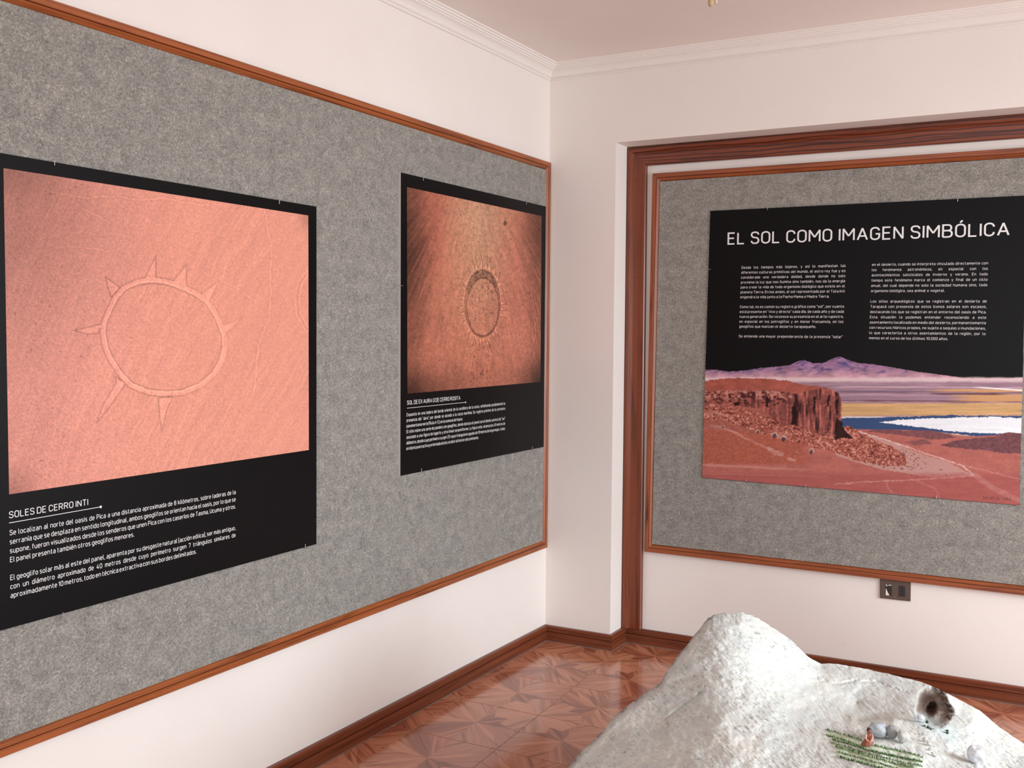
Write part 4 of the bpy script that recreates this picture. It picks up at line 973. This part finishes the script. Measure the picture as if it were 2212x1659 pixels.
for k, (u, v, w1, h1, tl_) in enumerate(((1999, 1597, 12, 9, -20), (2007, 1606, 12, 8, -35), (2010, 1618, 9, 6, -10), (2017, 1629, 13, 6, -45), (1996, 1584, 8, 6, 0))):
    stone('rubble', u, v, w1, h1, tl_, M_st3, 20+k, model)

# crop rows: tufts of blades in lines
def croprow(pts, hpx, m, seed):
    r = random.Random(seed); V = []; Fs = []
    P = np.array(pts, float); L = np.concatenate([[0], np.cumsum(np.hypot(np.diff(P[:, 0]), np.diff(P[:, 1])))]); k = int(L[-1]*.8)
    for q_ in range(k):
        l = (q_+r.uniform(-.5, .5))/k*L[-1]; u = np.interp(l, L, P[:, 0]); v = np.interp(l, L, P[:, 1])+r.uniform(-.8, .8)
        b_ = surf(u, v); D_ = (b_-CAM)@CF; s_ = D_/FPX; hh = hpx*s_*r.uniform(.6, 1.35); wd = 1.15*s_
        ang = r.uniform(0, math.pi); dx = np.array([math.cos(ang), math.sin(ang), 0])*wd; ln = np.array([r.uniform(-.5, .5), r.uniform(-.5, .5), 0])*hh
        n0 = len(V); b0 = b_-ez*.003
        V += [b0-dx, b0+dx, b0+dx*.7+ez*hh*.6+ln*.5, b0+ez*hh+ln, b0-dx*.7+ez*hh*.6+ln*.5]; Fs.append(tuple(range(n0, n0+5)))
        dy = np.array([-dx[1], dx[0], 0]); n0 = len(V)
        V += [b0-dy, b0+dy, b0+dy*.7+ez*hh*.6+ln*.5, b0+ez*hh+ln, b0-dy*.7+ez*hh*.6+ln*.5]; Fs.append(tuple(range(n0, n0+5)))
    me_ = mesh('crop_row', V, Fs); return link('crop_row', me_, m, model)
zr = lambda a, b: (1740+a/4.686, 1440+b/4.686)
ROWS = [([(205, 640), (360, 685)], 5, 0), ([(385, 690), (560, 745), (700, 805), (900, 845), (1060, 880), (1185, 920)], 5.5, 0), ([(205, 692), (400, 745), (600, 830)], 5.5, 1), ([(270, 738), (430, 780), (640, 850), (900, 905), (1185, 965)], 5.5, 1),
        ([(255, 772), (420, 815), (560, 860), (800, 925), (1000, 975), (1185, 1010)], 4.5, 0), ([(305, 812), (500, 870), (700, 925), (900, 985), (1100, 1030)], 6, 0), ([(320, 862), (520, 915), (700, 965), (900, 1025), (1050, 1060)], 5, 1), ([(335, 912), (450, 945), (600, 985), (800, 1040), (900, 1070)], 7, 1),
        ([(660, 850), (860, 905), (1050, 945), (1185, 965)], 5, 0)]
for k, (pts, hh, c) in enumerate(ROWS): croprow([zr(*p) for p in pts], hh*1.3, (M_grassd, M_grassl)[c], k); croprow([zr(p[0]+6, p[1]+7) for p in pts], hh*1.1, (M_grassl, M_grassd)[c], k+50)
def sprig(u, v, hpx, seed):
    r = random.Random(seed); b_ = surf(u, v); s_ = ((b_-CAM)@CF)/FPX; V = []; Fs = []
    for k in range(26):
        a_ = r.uniform(0, 6.28); el = r.uniform(.1, 1.4); L_ = hpx*s_*r.uniform(.3, 1); d = np.array([math.cos(a_)*math.cos(el), math.sin(a_)*math.cos(el), math.sin(el)]); sd = np.cross(d, (0, 0, 1)); sd = sd/(np.linalg.norm(sd)+1e-6)*1.3*s_
        o_ = b_+np.array([r.uniform(-2, 2)*s_, r.uniform(-2, 2)*s_, -.001]); n0 = len(V); V += [o_, o_+d*L_*.6+sd, o_+d*L_, o_+d*L_*.6-sd]; Fs.append(tuple(range(n0, n0+4)))
    link('shrub', mesh('shrub', V, Fs), M_grassd, model)
for k, (u, v, hh) in enumerate(((2002, 1562, 9), (1996, 1569, 6), (2004, 1572, 7), (2010, 1576, 10), (2046, 1585, 12), (2045, 1579, 6))): sprig(u, v, hh, k+70)

# ------------------------------------------------------------------ figurine kneeling among the crops
bx = surf(1875, 1609); sF = ((bx-CAM)@CF)/FPX          # metres per photo pixel there
fig = empty('figurine', 'tiny brown clay figurine of a kneeling woman in a wide skirt beside the crop rows', 'figurine', loc=tuple(bx))
hR = np.array([CR[0], CR[1], 0]); hR /= np.linalg.norm(hR); hB = np.array([CF[0], CF[1], 0]); hB /= np.linalg.norm(hB)
def fp(a, b, c=0): return hR*(a*sF)+ez*(b*sF)+hB*(c*sF)
def blob(name, rings, m, k=20, pleat=0):
    V = []
    for (a, b, c, rx, ry) in rings:
        for j in range(k):
            t = 2*math.pi*j/k; w_ = 1+pleat*math.cos(t*9)*(1 if b < 10 else 0); V.append(fp(a+rx*w_*math.cos(t), b, c+ry*w_*math.sin(t)))
    Fs = [(i_*k+j, i_*k+(j+1) % k, (i_+1)*k+(j+1) % k, (i_+1)*k+j) for i_ in range(len(rings)-1) for j in range(k)]
    Fs += [tuple(range(k)), tuple((len(rings)-1)*k+j for j in reversed(range(k)))]
    me_ = mesh(name, V, Fs, smooth=True); fix(me_); return link(name, me_, m, fig)
blob('skirt', [(-1, -3, 0, 12.5, 9), (-1, 1, 0, 12.5, 9.5), (-.5, 5, 1, 10.5, 8), (.2, 9, 2, 7.5, 6), (1, 13, 2.5, 4.8, 4)], M_skirt, 36, .07)
blob('torso', [(1, 12, 2.5, 4.6, 3.8), (1.4, 16, 2, 5.2, 3.8), (1.8, 20, 1.5, 6, 3.8), (2, 23, 1, 5, 3.2), (2, 25, 1, 2.2, 2.2), (2, 27, .6, 2, 2)], M_skirt)
blob('head', [(2, 25.5, .5, 1.6, 1.8), (2, 27, 0, 3.4, 3.4), (2, 29.5, -.2, 4.4, 4.4), (2, 32, .2, 4.4, 4.5), (2, 34.3, .6, 3, 3.2), (2, 35.2, .8, 1, 1)], M_skirt)
blob('hair', [(2.2, 27, 3, 3.8, 2.6), (2.3, 30, 2, 5.3, 4.6), (2.3, 33, 1.6, 5.4, 5), (2.2, 35.6, 1.2, 4, 4), (2.2, 37, 1.2, 1.4, 1.4)], M_hair)
mb = MB(); mb.tube([fp(-3.8, 22.5, 0), fp(-6, 18, -3), fp(-5.5, 14, -5.5), fp(-2.5, 11.5, -8)], [1.9*sF, 1.8*sF, 1.5*sF, 1.2*sF], 10); mb.tube([fp(-2.5, 11.5, -8), fp(-1.2, 10.6, -9)], [1.3*sF, .9*sF], 8); mb.build('arm', M_skin, fig, True)
mb = MB(); mb.tube([fp(7.6, 22.5, 0), fp(9, 17.5, -3), fp(7, 13, -5.5), fp(3.5, 11, -8)], [1.9*sF, 1.8*sF, 1.5*sF, 1.2*sF], 10); mb.tube([fp(3.5, 11, -8), fp(2.2, 10.4, -9)], [1.3*sF, .9*sF], 8); mb.build('arm', M_skin, fig, True)
print('tiles', nt_, 'faces', sum(len(o.data.polygons) for o in bpy.data.objects if o.type == 'MESH'))
